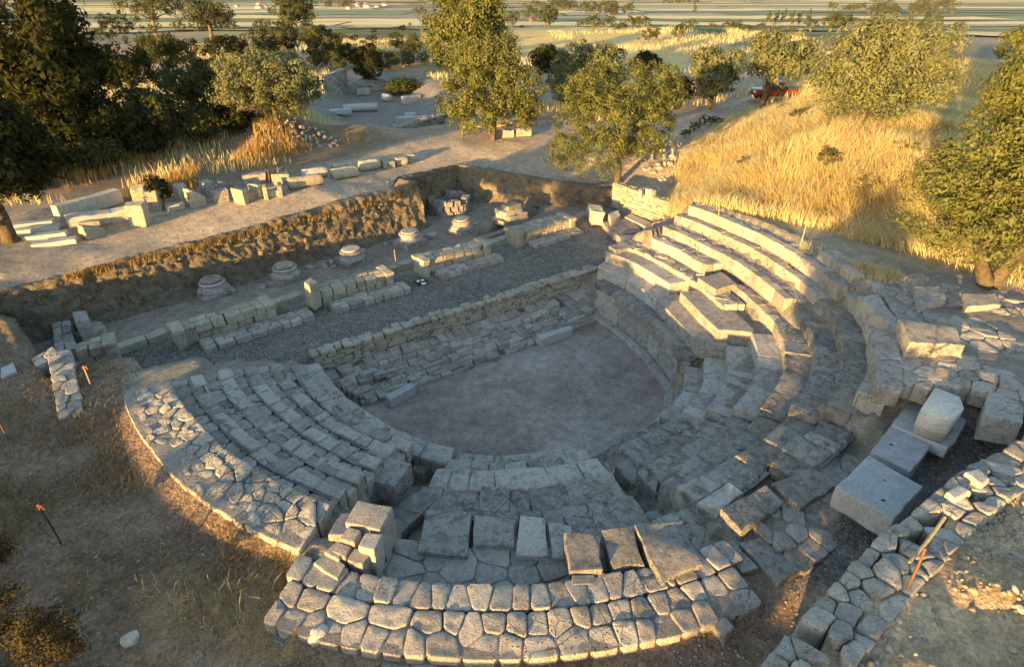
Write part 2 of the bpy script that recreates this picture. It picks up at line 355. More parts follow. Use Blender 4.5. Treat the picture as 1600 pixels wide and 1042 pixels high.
def ground_mat():
    m, nt = nodes('ground'); pos = nd(nt, 'ShaderNodeNewGeometry').outputs['Position']
    c0 = nd(nt, 'ShaderNodeAttribute', attribute_name='col').outputs['Color']
    gr = nd(nt, 'ShaderNodeAttribute', attribute_name='grit').outputs['Fac']
    big = noise(nt, pos, .5, 4); mid = noise(nt, pos, 3.5, 6, .65); fine = noise(nt, pos, 26, 5, .75)
    v = nd(nt, 'ShaderNodeTexVoronoi', Scale=17.0); nt.links.new(pos, v.inputs['Vector'])
    k = nd(nt, 'ShaderNodeMapRange', From_Min=.3, From_Max=.7, To_Min=.72, To_Max=1.28); nt.links.new(mid, k.inputs['Value'])
    k2 = nd(nt, 'ShaderNodeMapRange', From_Min=.25, From_Max=.75, To_Min=.5, To_Max=1.5); nt.links.new(fine, k2.inputs['Value'])
    k3 = nd(nt, 'ShaderNodeMapRange', From_Min=.3, From_Max=.7, To_Min=.85, To_Max=1.15); nt.links.new(big, k3.inputs['Value'])
    kk = nd(nt, 'ShaderNodeMath', operation='MULTIPLY', i0=k.outputs[0], i1=k2.outputs[0]).outputs[0]
    kk = nd(nt, 'ShaderNodeMath', operation='MULTIPLY', i0=kk, i1=k3.outputs[0]).outputs[0]
    vm = nd(nt, 'ShaderNodeVectorMath', operation='MULTIPLY'); nt.links.new(c0, vm.inputs[0]); nt.links.new(kk, vm.inputs[1])
    c = mix(nt, vm.outputs[0], v.outputs['Color'], nd(nt, 'ShaderNodeMath', operation='MULTIPLY', i0=gr, i1=.0).outputs[0])
    peb = nd(nt, 'ShaderNodeMapRange', From_Min=0., From_Max=1., To_Min=.55, To_Max=1.4); nt.links.new(v.outputs['Color'], peb.inputs['Value'])
    cp = nd(nt, 'ShaderNodeVectorMath', operation='MULTIPLY'); nt.links.new(vm.outputs[0], cp.inputs[0]); nt.links.new(peb.outputs[0], cp.inputs[1])
    c = mix(nt, vm.outputs[0], cp.outputs[0], gr)
    hh = nd(nt, 'ShaderNodeMath', operation='MULTIPLY_ADD', i0=mid, i1=1.5, i2=fine).outputs[0]
    vd = nd(nt, 'ShaderNodeMath', operation='MULTIPLY', i0=v.outputs['Distance'], i1=-1.0).outputs[0]
    hh = nd(nt, 'ShaderNodeMath', operation='MULTIPLY_ADD', i0=vd, i1=gr, i2=hh).outputs[0]
    b = nd(nt, 'ShaderNodeBump', Strength=.7, Distance=.06, Height=hh)
    p = nd(nt, 'ShaderNodeBsdfPrincipled', Base_Color=c, Roughness=.95, Normal=b.outputs[0]); p.inputs['Specular IOR Level'].default_value = .1
    nd(nt, 'ShaderNodeOutputMaterial', Surface=p.outputs[0]); return m
M_SEAT = stone_mat('limestone_seat', (.32, .28, .245), (.48, .435, .385), lich=.45)
M_WORN = stone_mat('worn_limestone', (.29, .255, .23), (.45, .405, .36), lich=.55, bump=1.0)
M_RUB = stone_mat('rubble_stone', (.33, .285, .245), (.52, .46, .395), lich=.3, bump=.8)
M_WALL = stone_mat('wall_stone', (.35, .295, .22), (.48, .42, .32), lich=.3, bump=.7)
M_MARB = stone_mat('grey_marble', (.35, .335, .325), (.43, .415, .40), dark=(.22, .22, .22), lich=.25, bump=.25, tint=(.42, .41, .39), darkness=.5)
M_WHITE = stone_mat('pale_marble', (.40, .36, .30), (.50, .45, .385), dark=(.25, .22, .19), lich=.4, bump=.4, tint=(.5, .45, .38), darkness=.5)
M_EARTH = stone_mat('trench_earth', (.20, .155, .105), (.27, .215, .15), dark=(.09, .07, .05), lich=.6, bump=1.0, tint=(.26, .20, .14))
M_GROUND = ground_mat()
M_CREAM = stone_mat('cream_marble', (.58, .52, .44), (.64, .58, .50), dark=(.32, .28, .24), lich=.25, bump=.3, tint=(.6, .53, .45), darkness=.4)
M_BED = stone_mat('joint_earth', (.31, .265, .225), (.37, .32, .275), lich=.4, bump=.9, tint=(.30, .25, .21))
M_PEB = stone_mat('pebbles', (.15, .13, .11), (.36, .32, .275), lich=.1, bump=.2)
M_OAK = leaf_mat('oak_leaves', (.06, .07, .024), (.175, .178, .062))
M_OLIVE = leaf_mat('olive_leaves', (.085, .098, .05), (.20, .20, .10))
M_DARK_SHADED = leaf_mat('dark_shaded_leaves', (.014, .020, .008), (.05, .048, .018))  # dark species; shade from trees out of view is also put into the colour
M_BUSH = leaf_mat('bush_leaves', (.035, .045, .018), (.095, .093, .038))
M_FAR = leaf_mat('far_leaves', (.05, .065, .03), (.10, .105, .05))
M_GOLD = leaf_mat('dry_grass', (.40, .31, .14), (.76, .65, .37), .35)
M_ORANGE = leaf_mat('rusty_grass', (.27, .16, .05), (.48, .32, .12), .3)
M_DRYL = leaf_mat('leaf_litter', (.10, .062, .03), (.40, .26, .11), .15)
M_BRUSH = leaf_mat('dry_brush', (.03, .025, .012), (.10, .07, .03), .1)
M_GREEN = leaf_mat('green_weed', (.05, .075, .015), (.10, .13, .03), .3)
M_CLOD = stone_mat('sandy_clods', (.40, .29, .17), (.52, .39, .24), dark=(.2, .14, .09), lich=.2, tint=(.45, .33, .2))
M_CLOD2 = stone_mat('brown_clods', (.24, .165, .11), (.36, .26, .17), dark=(.12, .09, .06), lich=.2, tint=(.3, .21, .14))
M_BARK = stone_mat('bark', (.14, .10, .065), (.22, .165, .10), dark=(.05, .04, .03), lich=.5, bump=1.0, tint=(.2, .15, .09))
M_RUST = plain_mat('rusty_iron', (.12, .055, .03), .8)
M_BLACK = plain_mat('black_iron', (.02, .018, .016), .6)
M_ORNG = plain_mat('orange_tape', (.42, .10, .025), .6)
M_WOOD = plain_mat('weathered_wood', (.30, .23, .14), .85, bump=.5)
M_RED = plain_mat('red_paint', (.17, .018, .010), .4, var=.1)
M_TYRE = plain_mat('tyre_rubber', (.02, .02, .02), .9)
M_GLASS = plain_mat('dark_glass', (.03, .035, .04), .1, var=.1)
M_PAPER = plain_mat('white_print', (.75, .75, .75), .7, var=.05)
M_PLASTER = plain_mat('pale_plaster', (.42, .38, .33), .9)
M_TILE = plain_mat('roof_tiles', (.36, .14, .08), .9)
# ------------------------------------------------------------------ ground sheet
def axis(lo, hi, step, far, g=1.14):
    a = list(np.arange(lo, hi + 1e-6, step)); s = step; x = lo; L = []
    while x > -far: s *= g; x -= s; L.append(x)
    s = step; x = hi; H = []
    while x < far: s *= g; x += s; H.append(x)
    return np.array(L[::-1] + a + H)
gx = axis(-22, 19, .17, 7000); gy = axis(-1, 42, .17, 7000)
gy = gy[gy > -400]
X, Y = np.meshgrid(gx, gy); Z = gz(X, Y)
GRID['g'] = (gx, gy, Z); gz = gzf
x, y = X.ravel(), Y.ravel(); dd = np.hypot(x, y - 20)
nA = vn2(x, y, 21, .5) - .5; nB = vn2(x, y, 22, 2.2) - .5; nC = vn2(x, y, 23, .02) - .5; nD = vn2(x, y, 24, .11) - .5
col = np.tile(np.array([.33, .25, .18]), (len(x), 1)); grit = np.full(len(x), .25)
def paint(w, c, g=None):
    global col, grit
    w = np.clip(w, 0, 1)[:, None]; col = col * (1 - w) + np.array(c) * w
    if g is not None: grit = grit * (1 - w[:, 0]) + g * w[:, 0]
def AT(*pts): return [tuple(at(*p)[:2]) for p in pts]
# far land: scrub, stubble and pasture
paint(sm(-.1, .15, nC) * sm(60, 120, dd), (.13, .13, .06), 0); paint(sm(.0, .3, -nC) * sm(60, 120, dd), (.40, .29, .13), 0)
GOLD = AT((770, 62), (830, 38), (960, 30), (1115, 58), (1120, 75), (1040, 125), (930, 85), (800, 90))
paint(sm(-3, 6, sd(x, y, GOLD) + nD * 6), (.62, .43, .17), 0)
SCR = AT((480, 40), (690, 32), (700, 130), (560, 110), (470, 90))
paint(sm(-2, 4, sd(x, y, SCR) + nD * 8), (.17, .135, .065), .1); paint(sm(-2, 4, sd(x, y, SCR)) * sm(.05, .3, nD + nA * .3), (.30, .20, .08))
GRN = AT((1050, 44), (1180, 48), (1260, 60), (1210, 66), (1120, 62), (1090, 56)); paint(sm(-3, 5, sd(x, y, GRN)), (.035, .10, .03), 0)
# dirt road and open yard
ROAD = PX(3, (-30, 350), (180, 300), (320, 280), (560, 240), (700, 205), (900, 195), (1030, 185), (1165, 155), (1180, 166), (1080, 215), (1040, 290), (960, 300), (716, 258), (655, 283), (330, 372), (-30, 450))
paint(sm(-.4, .6, sd(x, y, ROAD) + nA * .8), (.42, .325, .235), .35)
BANK = PX(3.5, (90, 320), (300, 285), (420, 262), (560, 228), (640, 205), (560, 190), (480, 180), (300, 190), (100, 220))
paint(sm(-.5, 1.5, sd(x, y, BANK) + nA) , (.24, .175, .105), .2)
EXC = PX(2.2, (480, 190), (600, 205), (720, 190), (700, 150), (640, 125), (520, 130)); paint(sm(-1, 1, sd(x, y, EXC) + nA), (.24, .205, .17), .3)
shl = sd(x, y, HILL); paint(sm(-.3, .8, shl + nA * .6) * sm(80, 50, y), (.42, .29, .11), .1)
r_ = np.hypot(x - C0[0], y - C0[1]); ph = np.degrees(np.arctan2(y - C0[1], x - C0[0])); rc = r_ - dr(ph)
LG = (r_ < 22) & (ph < -85) | ((r_ < 22) & (ph > 170))
paint(sm(22, 18, r_) * sm(-60, -68, ph) * (y < 17), (.235, .16, .11), .75)  # brown soil; below the front wall the colour also stands in for shade
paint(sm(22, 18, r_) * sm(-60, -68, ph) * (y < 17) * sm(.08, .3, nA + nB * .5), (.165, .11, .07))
GR0 = PX(2.2, (270, 900), (420, 870), (500, 960), (480, 1050), (200, 1050), (230, 960)); paint(sm(-.3, .5, sd(x, y, GR0) + nB * .6), (.33, .20, .10), .3)
paint((rc > 9.9) * (ph > -62) * (ph < -33) * sm(15, 12, rc), (.155, .135, .125), .9)
paint((rc > 9.2) * (ph >= -33) * (ph < 45) * (rc < 14) * (shl < 0), (.36, .285, .19), .3)
paint(((rc > 5.0) & (rc < np.where(ph < -104.5, 9.12, 9.6)) & (ph > -162) & (ph < 47)) * 1.0, (.27, .235, .185), .3)
pd_ = sd(x, y, PIT); pitm = (pd_ > -.3) & (Z.ravel() < 1.9)
paint(pitm * 1.0, (.27, .225, .18), .3)
# gravel bed on the stage-building floor, this side of the pier walls
PIER = PX(1.3, (150, 560), (265, 531), (425, 487), (610, 433), (760, 391), (895, 352), (960, 335))
GRV = PIER + PX(1.3, (960, 400), (934, 420), (495, 555), (300, 600), (190, 625), (130, 640)); paint(pitm * sm(-.1, .12, sd(x, y, GRV) + nB * .15), (.175, .152, .132), 1.0)
paint(pitm * sm(-.1, .7, sd(x, y, PX(1.3, (880, 350), (960, 335), (970, 400), (930, 405))) + nB), (.29, .215, .165), .6)  # reddish sunlit patch at the gravel's right end, painted into the colour
side = (x - STAGE[0][0]) * snor[0] + (y - STAGE[0][1]) * snor[1]
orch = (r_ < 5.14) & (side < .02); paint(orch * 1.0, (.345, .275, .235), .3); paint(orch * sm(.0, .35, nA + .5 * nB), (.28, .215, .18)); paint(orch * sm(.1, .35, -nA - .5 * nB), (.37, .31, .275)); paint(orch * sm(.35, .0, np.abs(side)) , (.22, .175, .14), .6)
srm = sd(x, y, RMOUND); paint(sm(0, .3, srm), (.50, .345, .21), .5); paint(sm(0, .3, srm) * sm(.1, .3, nB + nA * .4), (.38, .265, .165))
nxx, nyy = len(gx), len(gy)
I = np.arange(nxx * nyy).reshape(nyy, nxx)
Q = np.stack([I[:-1, :-1], I[:-1, 1:], I[1:, 1:], I[1:, :-1]], -1).reshape(-1, 4)
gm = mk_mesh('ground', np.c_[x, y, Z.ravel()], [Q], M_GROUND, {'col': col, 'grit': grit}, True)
go = bpy.data.objects.new('ground', gm); COL.objects.link(go); tag(go, kind='structure')
# fields of the plain: flat sheets above the far ground
FC = [('green_field', (.06, .105, .03)), ('stubble_field', (.66, .47, .19)), ('ploughed_field', (.26, .20, .14)), ('pasture_field', (.10, .16, .05))]
fv = {k: [] for k, _ in FC}; fr = random.Random(5)
yy = 175.
def drape(P4, off):
    a_, b_, c_, d_ = [np.array(p) for p in P4]; V = []
    for j in range(4):
        for i in range(13):
            s_, t_ = i / 12, j / 3; p = (a_ * (1 - s_) + b_ * s_) * (1 - t_) + (d_ * (1 - s_) + c_ * s_) * t_; V.append(p)
    V = np.array(V); z = gz(V[:, 0], V[:, 1]) + off; return np.c_[V, z]
fn = {k: 0 for k, _ in FC}
while yy < 5500:
    dep = yy * fr.uniform(.05, .13); xx = -yy * 1.1; sl = fr.uniform(-.05, .05)
    while xx < yy * 1.1:
        wd = yy * fr.uniform(.15, .5); k = fr.choices([0, 1, 2, 3, 4], [2.6, 3.0, 1.2, 1.4, 1.4])[0]
        if yy < 300 and -20 < xx + wd * .5 < 75: k = 4
        if k < 4:
            j = [fr.uniform(-.12, .12) * dep for _ in range(4)]
            fv[FC[k][0]].append(drape([(xx, yy + xx * sl + j[0]), (xx + wd * .985, yy + (xx + wd) * sl + j[1]), (xx + wd * .985, yy + (xx + wd) * sl + dep * .94 + j[2]), (xx, yy + xx * sl + dep * .94 + j[3])], .35 + yy * .0006))
        xx += wd
    yy += dep
for k, c in FC:
    n_ = len(fv[k]); V = np.concatenate(fv[k]); I_ = np.arange(52).reshape(4, 13); q_ = np.stack([I_[:-1, :-1], I_[:-1, 1:], I_[1:, 1:], I_[1:, :-1]], -1).reshape(-1, 4); me = mk_mesh(k, V, [np.concatenate([q_ + 52 * i for i in range(n_)])], plain_mat(k, c, .95, bump=0, sc=.03, var=.35)); o = bpy.data.objects.new(k, me); COL.objects.link(o); tag(o, kind='structure')
# ------------------------------------------------------------------ theatre
def pol(r, phi, z):
    a = R(phi); rr = r + float(dr(phi)); return np.array([C0[0] + rr * math.cos(a), C0[1] + rr * math.sin(a), z])
def arc_run(mb, r0, r1, p0, p1, zf, h, L, rough=.025, gap=.018, skip=0., zj=.015, p=10, res=.16, z1=0., jr=.0, lens=None, bed=True):
    """stones of a curved row: inner radius r0, outer r1, from angle p0 down to p1; zf(phi) gives the top"""
    rm = (r0 + r1) / 2; a = p0; i = 0; prev = 0.
    if bed: mb.beds.append((r0 + .05, r1 + .03, p0, p1, zf, z1))
    while a > p1 + .3:
        l = L * rs.uniform(.5, 1.5) if lens is None else lens[min(i, len(lens) - 1)]
        b = a - math.degrees(l / rm); i += 1
        if b < p1 + math.degrees(.35 * L / rm): b = p1
        if rs.rand() >= skip:
            z = zf((a + b) / 2) + (rs.rand() - .5) * 2 * zj; g = math.degrees(gap / rm) / 2
            ra, rb = r0 + (rs.rand() - .5) * jr, r1 + (rs.rand() - .5) * jr
            sl = math.degrees(jr * 1.2 / rm) * (rs.rand() - .5); sl_b = 0 if b == p1 else sl; sl_a = prev
            q = [pol(ra, a - g + sl_a, z), pol(ra, b + g + sl_b, z), pol(rb, b + g - sl_b, z + z1), pol(rb, a - g - sl_a, z + z1)]; prev = sl_b
            mb.stone(np.array(q)[::-1], h, rough, p, res)
        a = b
def clip_half(P, c, n_):
    """part of polygon P where (p - c).n_ <= 0"""
    o = []; m = len(P)
    for i in range(m):
        a, b = P[i], P[(i + 1) % m]; da, db = np.dot(a - c, n_), np.dot(b - c, n_)
        if da <= 0: o.append(a)
        if da * db < 0: o.append(a + (b - a) * (da / (da - db)))
    return o
def voronoi(L, Wd, cl, cw, jit, skip=0., stag=.5):
    """cells of a jittered grid of seeds in a strip L x Wd"""
    nl, nw = max(1, int(round(L / cl))), max(1, int(round(Wd / cw))); sx, sy = L / nl, Wd / nw
    sd_ = np.array([[((i + .5 + (stag if j % 2 else 0) * .8 + (rs.rand() - .5) * jit) * sx, (j + .5 + (rs.rand() - .5) * jit * .8) * sy) for j in range(nw)] for i in range(nl)])
    out = []; dead = rs.rand(nl, nw) < (.12 if nw > 1 else 0)
    for i in range(nl):
        for j in range(nw):
            if dead[i, j] or rs.rand() < skip: continue
            c = sd_[i, j]; P = [np.array(p) for p in ((0, 0), (L, 0), (L, Wd), (0, Wd))]
            for a in range(max(0, i - 3), min(nl, i + 4)):
                for b in range(max(0, j - 3), min(nw, j + 4)):
                    if (a, b) == (i, j) or dead[a, b]: continue
                    d = sd_[a, b] - c; P = clip_half(P, c + d / 2, d)
                    if len(P) < 3: break
                if len(P) < 3: break
            if len(P) >= 3: out.append(np.array(P))
    return out
def vor_fill(mb, L, Wd, cl, cw, mapf, zf, h, rough=.022, jit=.6, gap=.008, zj=.012, skip=0., edge=.018, stag=.5):
    for P in voronoi(L, Wd, cl, cw, jit, skip, stag):
        keep = [k for k in range(len(P)) if np.linalg.norm(P[k] - P[k - 1]) > .035]
        P = P[keep]
        if len(P) < 3: continue
        c = P.mean(0); d = np.linalg.norm(P - c, axis=1, keepdims=True)
        if d.mean() < .05: continue
        P = c + (P - c) * (1 - gap / np.maximum(d, .05)); Z = rs.uniform(-zj, zj) + np.array([zf(*p) for p in P]); mb.poly(np.array([mapf(*p) for p in P]), Z, h, rough, edge=edge)
def vor_arc(mb, r0, r1, p0, p1, zf, h, cl, cw, bed=True, **kw):
    """irregular stones filling a curved band; zf(phi, t) with t from 0 at r0 to 1 at r1"""
    rm = (r0 + r1) / 2; L = math.radians(p0 - p1) * rm
    vor_fill(mb, L, r1 - r0, cl, cw, lambda s, t: pol(r0 + t, p0 - math.degrees(s / rm), 0)[:2], lambda s, t: zf(p0 - math.degrees(s / rm), t / (r1 - r0)), h, **kw)
    if bed: mb.beds.append((r0 + .04, r1 - .02, p0 - .4, p1 + .4, lambda p: (zf(p, 0) + zf(p, 1)) / 2, 0))
def Qs(z, *pts): return np.array([W(u, v, z) for u, v in pts])
def ccw(q):
    q = np.array(q); a = 0
    for i in range(4): a += q[i][0] * q[(i + 1) % 4][1] - q[(i + 1) % 4][0] * q[i][1]
    return q if a > 0 else q[::-1]
def px_stone(mb, z, h, pts, rough=.03, p=10, res=.14, zs=None, shrink=.012, rnd=None):
    q = ccw([W(u, v, (zs[i] if zs else z)) for i, (u, v) in enumerate(pts)])
    c = q.mean(0); d = q - c; n = np.linalg.norm(d, axis=1, keepdims=True); q = c + d * (1 - shrink / n)
    mb.stone(q, h, rough, p, res, rnd)
G_SEAT = 'wedges of stone seating round the orchestra'
def wedge(label, r, phi):
    q = pol(r, phi, 0); return empty('seating_wedge', (q[0], q[1], G(q[0], q[1])), label, 'stone seating', G_SEAT)
zt = lambda k, d=0.: (lambda phi: float(tread(np.array(RR[k] + .02), np.array(phi))) + d)
# --- wedge beside the stage (with the surviving podium wall)
w1 = wedge('seating wedge by the stage with intact curved podium wall, its upper rows sunlit', 7, 22)
b = MB(); arc_run(b, 4.85, 5.36, 49, -10.5, lambda p: 1.25, .2, 1.25, .012, zj=.006, p=16, lens=[.9, 1.3, 1.2, 1.4, 1.1, 1.3, 1.2]); b.build('podium_coping', M_WORN, w1)
b = MB(); arc_run(b, 4.92, 5.26, 49, -10.3, lambda p: 1.06, 1.08, .85, .008, zj=.004, p=26, gap=.01); b.build('podium_wall', M_SEAT, w1)
b = MB(); arc_run(b, 5.4, 6.2, 52, 20, lambda p: 1.63, .5, 1.3, .01, zj=.005, p=22, gap=.008); arc_run(b, 5.36, 6.15, 19.5, -10, lambda p: 1.66, .5, 2.6, .01, zj=.005, p=22, gap=.008); b.build('seat_row', M_SEAT, w1)
b = MB(); arc_run(b, 5.9, 6.95, 52, 21, lambda p: 2.0, .42, 1.1, .015, zj=.012, p=18, gap=.01); b.build('seat_row', M_SEAT, w1)
b = MB(); arc_run(b, 5.88, 6.9, 15.5, -8, lambda p: 1.98, .45, 1.9, .012, zj=.008, p=18, gap=.007); b.build('seat_row', M_SEAT, w1)
b = MB()
vor_arc(b, 6.5, 7.2, 52, 3, lambda p, t_: 2.13, .3, .34, .22, jit=.7, zj=.025, rough=.025); b.build('rubble_bedding', M_RUB, w1)
def masonry_row(par, r0, r1, p0, p1, z, h, name='seat_row', L=.42):
    """lit riser of squared blocks, the tread behind it of small flat rubble"""
    b = MB(); arc_run(b, r0, r0 + .26, p0, p1, (lambda p: z) if not callable(z) else z, h, L, .012, zj=.01, p=14, gap=.007)
    zz_ = (lambda p, t_: z - .02) if not callable(z) else (lambda p, t_: z(p) - .02)
    vor_arc(b, r0 + .27, r1, p0, p1, zz_, .3, .34, .2, jit=.7, zj=.012, rough=.02)
    return b.build(name, M_RUB, par)
masonry_row(w1, 7.1, 7.75, 43, 20, 2.5, .42)
b = MB(); px_stone(b, 2.32, .3, [(1090, 434), (1119, 453), (1153, 444), (1127, 424)], .012, 18); b.build('seat_block', M_RUB, w1)
masonry_row(w1, 7.3, 7.85, 11, -9, 2.3, .4)
masonry_row(w1, 7.68, 8.3, 42, -4, 2.78, .42); masonry_row(w1, 8.3, 8.78, 42, -6, 3.08, .4); masonry_row(w1, 8.68, 9.35, 40, -7.5, 3.42, .42)
masonry_row(w1, 9.1, 9.6, 4.5, -6, 3.68, .35)
# --- wedge to the right
w2 = wedge('seating wedge on the right with ten short curved rows and large worn end blocks', 7.3, -24)
for k, (a, bb, z, p0, p1, mt, L) in enumerate(((5.08, 5.6, .98, -12, -40, M_SEAT, .7), (5.55, 6.2, 1.3, -11, -39, M_SEAT, .8), (6.1, 6.8, 1.66, -10, -39, M_SEAT, 1.0), (6.72, 7.4, 2.0, -9, -39.5, M_SEAT, .9),
        (7.28, 7.95, 2.33, -8, -40, M_WORN, .7), (7.85, 8.4, 2.66, -7.5, -40.5, M_WORN, .6), (8.35, 8.95, 3.0, -9, -40.5, M_WORN, .75), (8.85, 9.35, 3.32, -6, -39, M_RUB, .6))):
    b = MB(); arc_run(b, a, bb, p0, p1, (lambda p, z=z: z), .5, L, .03 if mt is M_WORN else .014, zj=.02, p=8 if mt is M_WORN else 13); b.build('seat_row', mt, w2)
b = MB()
px_stone(b, 3.68, .45, [(1341, 463), (1372, 458), (1403, 500), (1404, 517), ][:4], .02)
px_stone(b, 3.70, .45, [(1361, 516), (1404, 519), (1410, 560), (1368, 560)], .02); px_stone(b, 3.68, .45, [(1369, 562), (1409, 562), (1412, 606), (1372, 598)], .02)
px_stone(b, 3.66, .3, [(1411, 556), (1445, 562), (1452, 596), (1413, 592)], .02); px_stone(b, 3.66, .3, [(1447, 562), (1510, 570), (1518, 606), (1456, 598)], .02)
pass
vor_arc(b, 9.3, 9.95, -7, -37, lambda p, t_: 3.66, .35, .5, .32, jit=.6, zj=.02); b.build('paving', M_SEAT, w2)
b = MB(); px_stone(b, 0, .42, [(1405, 497), (1492, 511), (1512, 541), (1420, 535)], .03, 14, zs=[4.05, 4.02, 3.98, 4.0]); b.build('seat_block', M_WORN, w2)
# broad outer masonry on the far right
ow = pol(11.2, -16, 0)
rw = empty('outer_wall', (ow[0], ow[1], 3.3), 'broad rubble outer wall right of the seating below the forked tree', 'stone wall', 'rubble outer walls of the theatre')
b = MB()
vor_arc(b, 9.9, 13.0, -5, -34.5, lambda p, t_: 3.70 + .03 * math.sin(p * .6 + t_ * 5), .35, .42, .3, jit=.75, zj=.02, rough=.025)
b.build('rubble_core', M_RUB, rw)
b = MB(); px_stone(b, 3.86, .35, [(1428, 447), (1470, 446), (1478, 468), (1440, 478)], .03); px_stone(b, 3.84, .3, [(1505, 460), (1556, 458), (1566, 474), (1510, 480)], .02)
px_stone(b, 3.72, .5, [(1545, 610), (1600, 628), (1600, 660), (1538, 648)], .03, 12); pass
b.build('facing_block', M_SEAT, rw)
# --- jumbled wedge at lower right
w3 = wedge('worn jumbled seating wedge at the lower right beside the marble slabs', 7, -53)
for k, (a, bb, z, p0, p1, L) in enumerate(((5.02, 5.56, .84, -41, -66, .7), (5.5, 6.16, 1.14, -41, -65.8, .62), (6.1, 6.76, 1.48, -41, -65.5, .6), (6.7, 7.36, 1.84, -40.8, -65.3, .62), (7.3, 7.95, 2.14, -40.8, -65.2, .58), (7.9, 8.55, 2.4, -40.8, -65, .62), (8.45, 9.1, 2.6, -40.8, -53.5, .6))):
    b = MB(); arc_run(b, a, bb, p0, p1, (lambda p, z=z: z + .004 * (p + 53)), .55, L * .95, .035, zj=.04, p=3.6, jr=.12, gap=.022)
    b.build('seat_row', M_WORN, w3)
b = MB(); px_stone(b, 2.58, .5, [(1127, 798), (1198, 757), (1227, 788), (1160, 830)], .045, 8); b.build('seat_block', M_WORN, w3)
b = MB(); px_stone(b, 2.64, .5, [(1208, 752), (1272, 728), (1311, 754), (1250, 791)], .045, 8); b.build('seat_block', M_WORN, w3)
b = MB(); px_stone(b, 2.42, .5, [(1057, 760), (1119, 733), (1142, 750), (1089, 782)], .025, 9); px_stone(b, 2.46, .5, [(1089, 784), (1141, 752), (1166, 770), (1124, 797), ], .025, 9); b.build('seat_block', M_SEAT, w3)
b = MB()
vor_arc(b, 8.9, 10.2, -44, -62.5, lambda p, t_: 2.52 - .08 * t_, .4, .4, .3, jit=.8, zj=.03, rough=.03, skip=.06)
b.build('rubble_backing', M_RUB, w3)
# --- front wedge
w4 = wedge('front seating wedge with large square slabs in its topmost row', 6.8, -85)
for k, (a, bb, z, p0, p1, mt, L, rg) in enumerate(((4.86, 5.42, 1.18, -69, -99, M_SEAT, .55, .014), (5.4, 6.0, 1.46, -69, -100, M_SEAT, .6, .02), (5.96, 6.7, 1.74, -69.5, -100.5, M_SEAT, .7, .025), (6.64, 7.36, 1.9, -70, -101, M_WORN, .55, .045), (7.32, 8.12, 2.0, -69.8, -89, M_WORN, .5, .05))):
    b = MB(); arc_run(b, a, bb, p0, p1, (lambda p, z=z: z), .5, L, rg, zj=.012, p=13 if mt is M_SEAT else 7); b.build('seat_row', mt, w4)
for pts, z, mt in (([(667, 795), (738, 800), (731, 868), (649, 862)], 2.1, M_WORN), ([(741, 804), (807, 812), (803, 853), (737, 850)], 2.1, M_WORN), ([(810, 806), (852, 808), (858, 870), (805, 868)], 2.12, M_SEAT), ([(855, 816), (893, 818), (897, 872), (861, 872)], 2.08, M_SEAT),
        ([(647, 768), (690, 770), (664, 800), (625, 832)], 1.9, M_WORN)):
    b = MB(); px_stone(b, z, .6, pts, .02, 13); b.build('seat_slab', mt, w4)
for pts, z in (([(882, 829), (934, 836), (940, 893), (893, 893)], 2.55), ([(941, 828), (988, 822), (1011, 885), (955, 891)], 2.52), ([(992, 817), (1064, 815), (1098, 878), (1027, 909)], 2.58)):
    b = MB(); px_stone(b, z, .75, pts, .05, 9); b.build('seat_slab', M_WORN, w4)
b = MB(); px_stone(b, 2.5, .5, [(893, 896), (931, 896), (934, 912), (892, 915)], .015); px_stone(b, 2.48, .5, [(933, 894), (948, 894), (951, 911), (936, 912)], .015); b.build('seat_block', M_RUB, w4)
# passage floor of flat stones behind the slabs
b = MB()
vor_arc(b, 8.05, 9.18, -81, -106, lambda p, t_: 2.0, .4, .5, .37, jit=.3, zj=.015, rough=.018, stag=.3); vor_arc(b, 8.15, 9.15, -64, -81, lambda p, t_: 2.14, .4, .5, .35, jit=.6, zj=.03)
b.build('passage_paving', M_RUB, w4)
# --- left wedge
w5 = wedge('shaded left seating wedge of worn narrow rows inside the curved cobbled wall', 6.6, -135)
for k, (a, bb, p0, p1) in enumerate(((4.85, 5.36, -100, -164), (5.32, 5.92, -109, -160), (5.85, 6.5, -110, -158), (6.45, 7.12, -109, -156), (7.05, 7.7, -109, -154), (7.65, 8.3, -109, -152))):
    z = ZL[k]; sub = .0
    b = MB()
    if k in (0,):
        arc_run(b, a, bb, p0, p1, (lambda p: 1.27), .3, .9, .02, zj=.012, p=11)
        arc_run(b, a + .04, bb - .02, p0, p1, (lambda p: .98), 1.0, .8, .02, zj=.005, p=18)
    else:
        m_ = a + (.3 if k < 5 else .28)
        arc_run(b, a, m_, p0, p1, (lambda p, z=z: z), .4, .42, .03, zj=.025, p=7.5, gap=.016)
        vor_arc(b, m_ + .02, bb + .03, p0, p1, lambda p, t_, z=z: z - .035, .4, .34, .27, jit=.75, zj=.015, rough=.02)
    b.build('podium_wall' if k == 0 else 'seat_row', M_RUB if k else M_SEAT, w5)
b = MB(); px_stone(b, 1.86, .5, [(576, 702), (645, 724), (617, 762), (549, 738)], .03, 10); b.build('seat_slab', M_WORN, w5)
b = MB(); px_stone(b, 1.0, .55, [(655, 716), (684, 716), (662, 738), (640, 735)], .015, 12); b.build('seat_block', M_SEAT, w5)
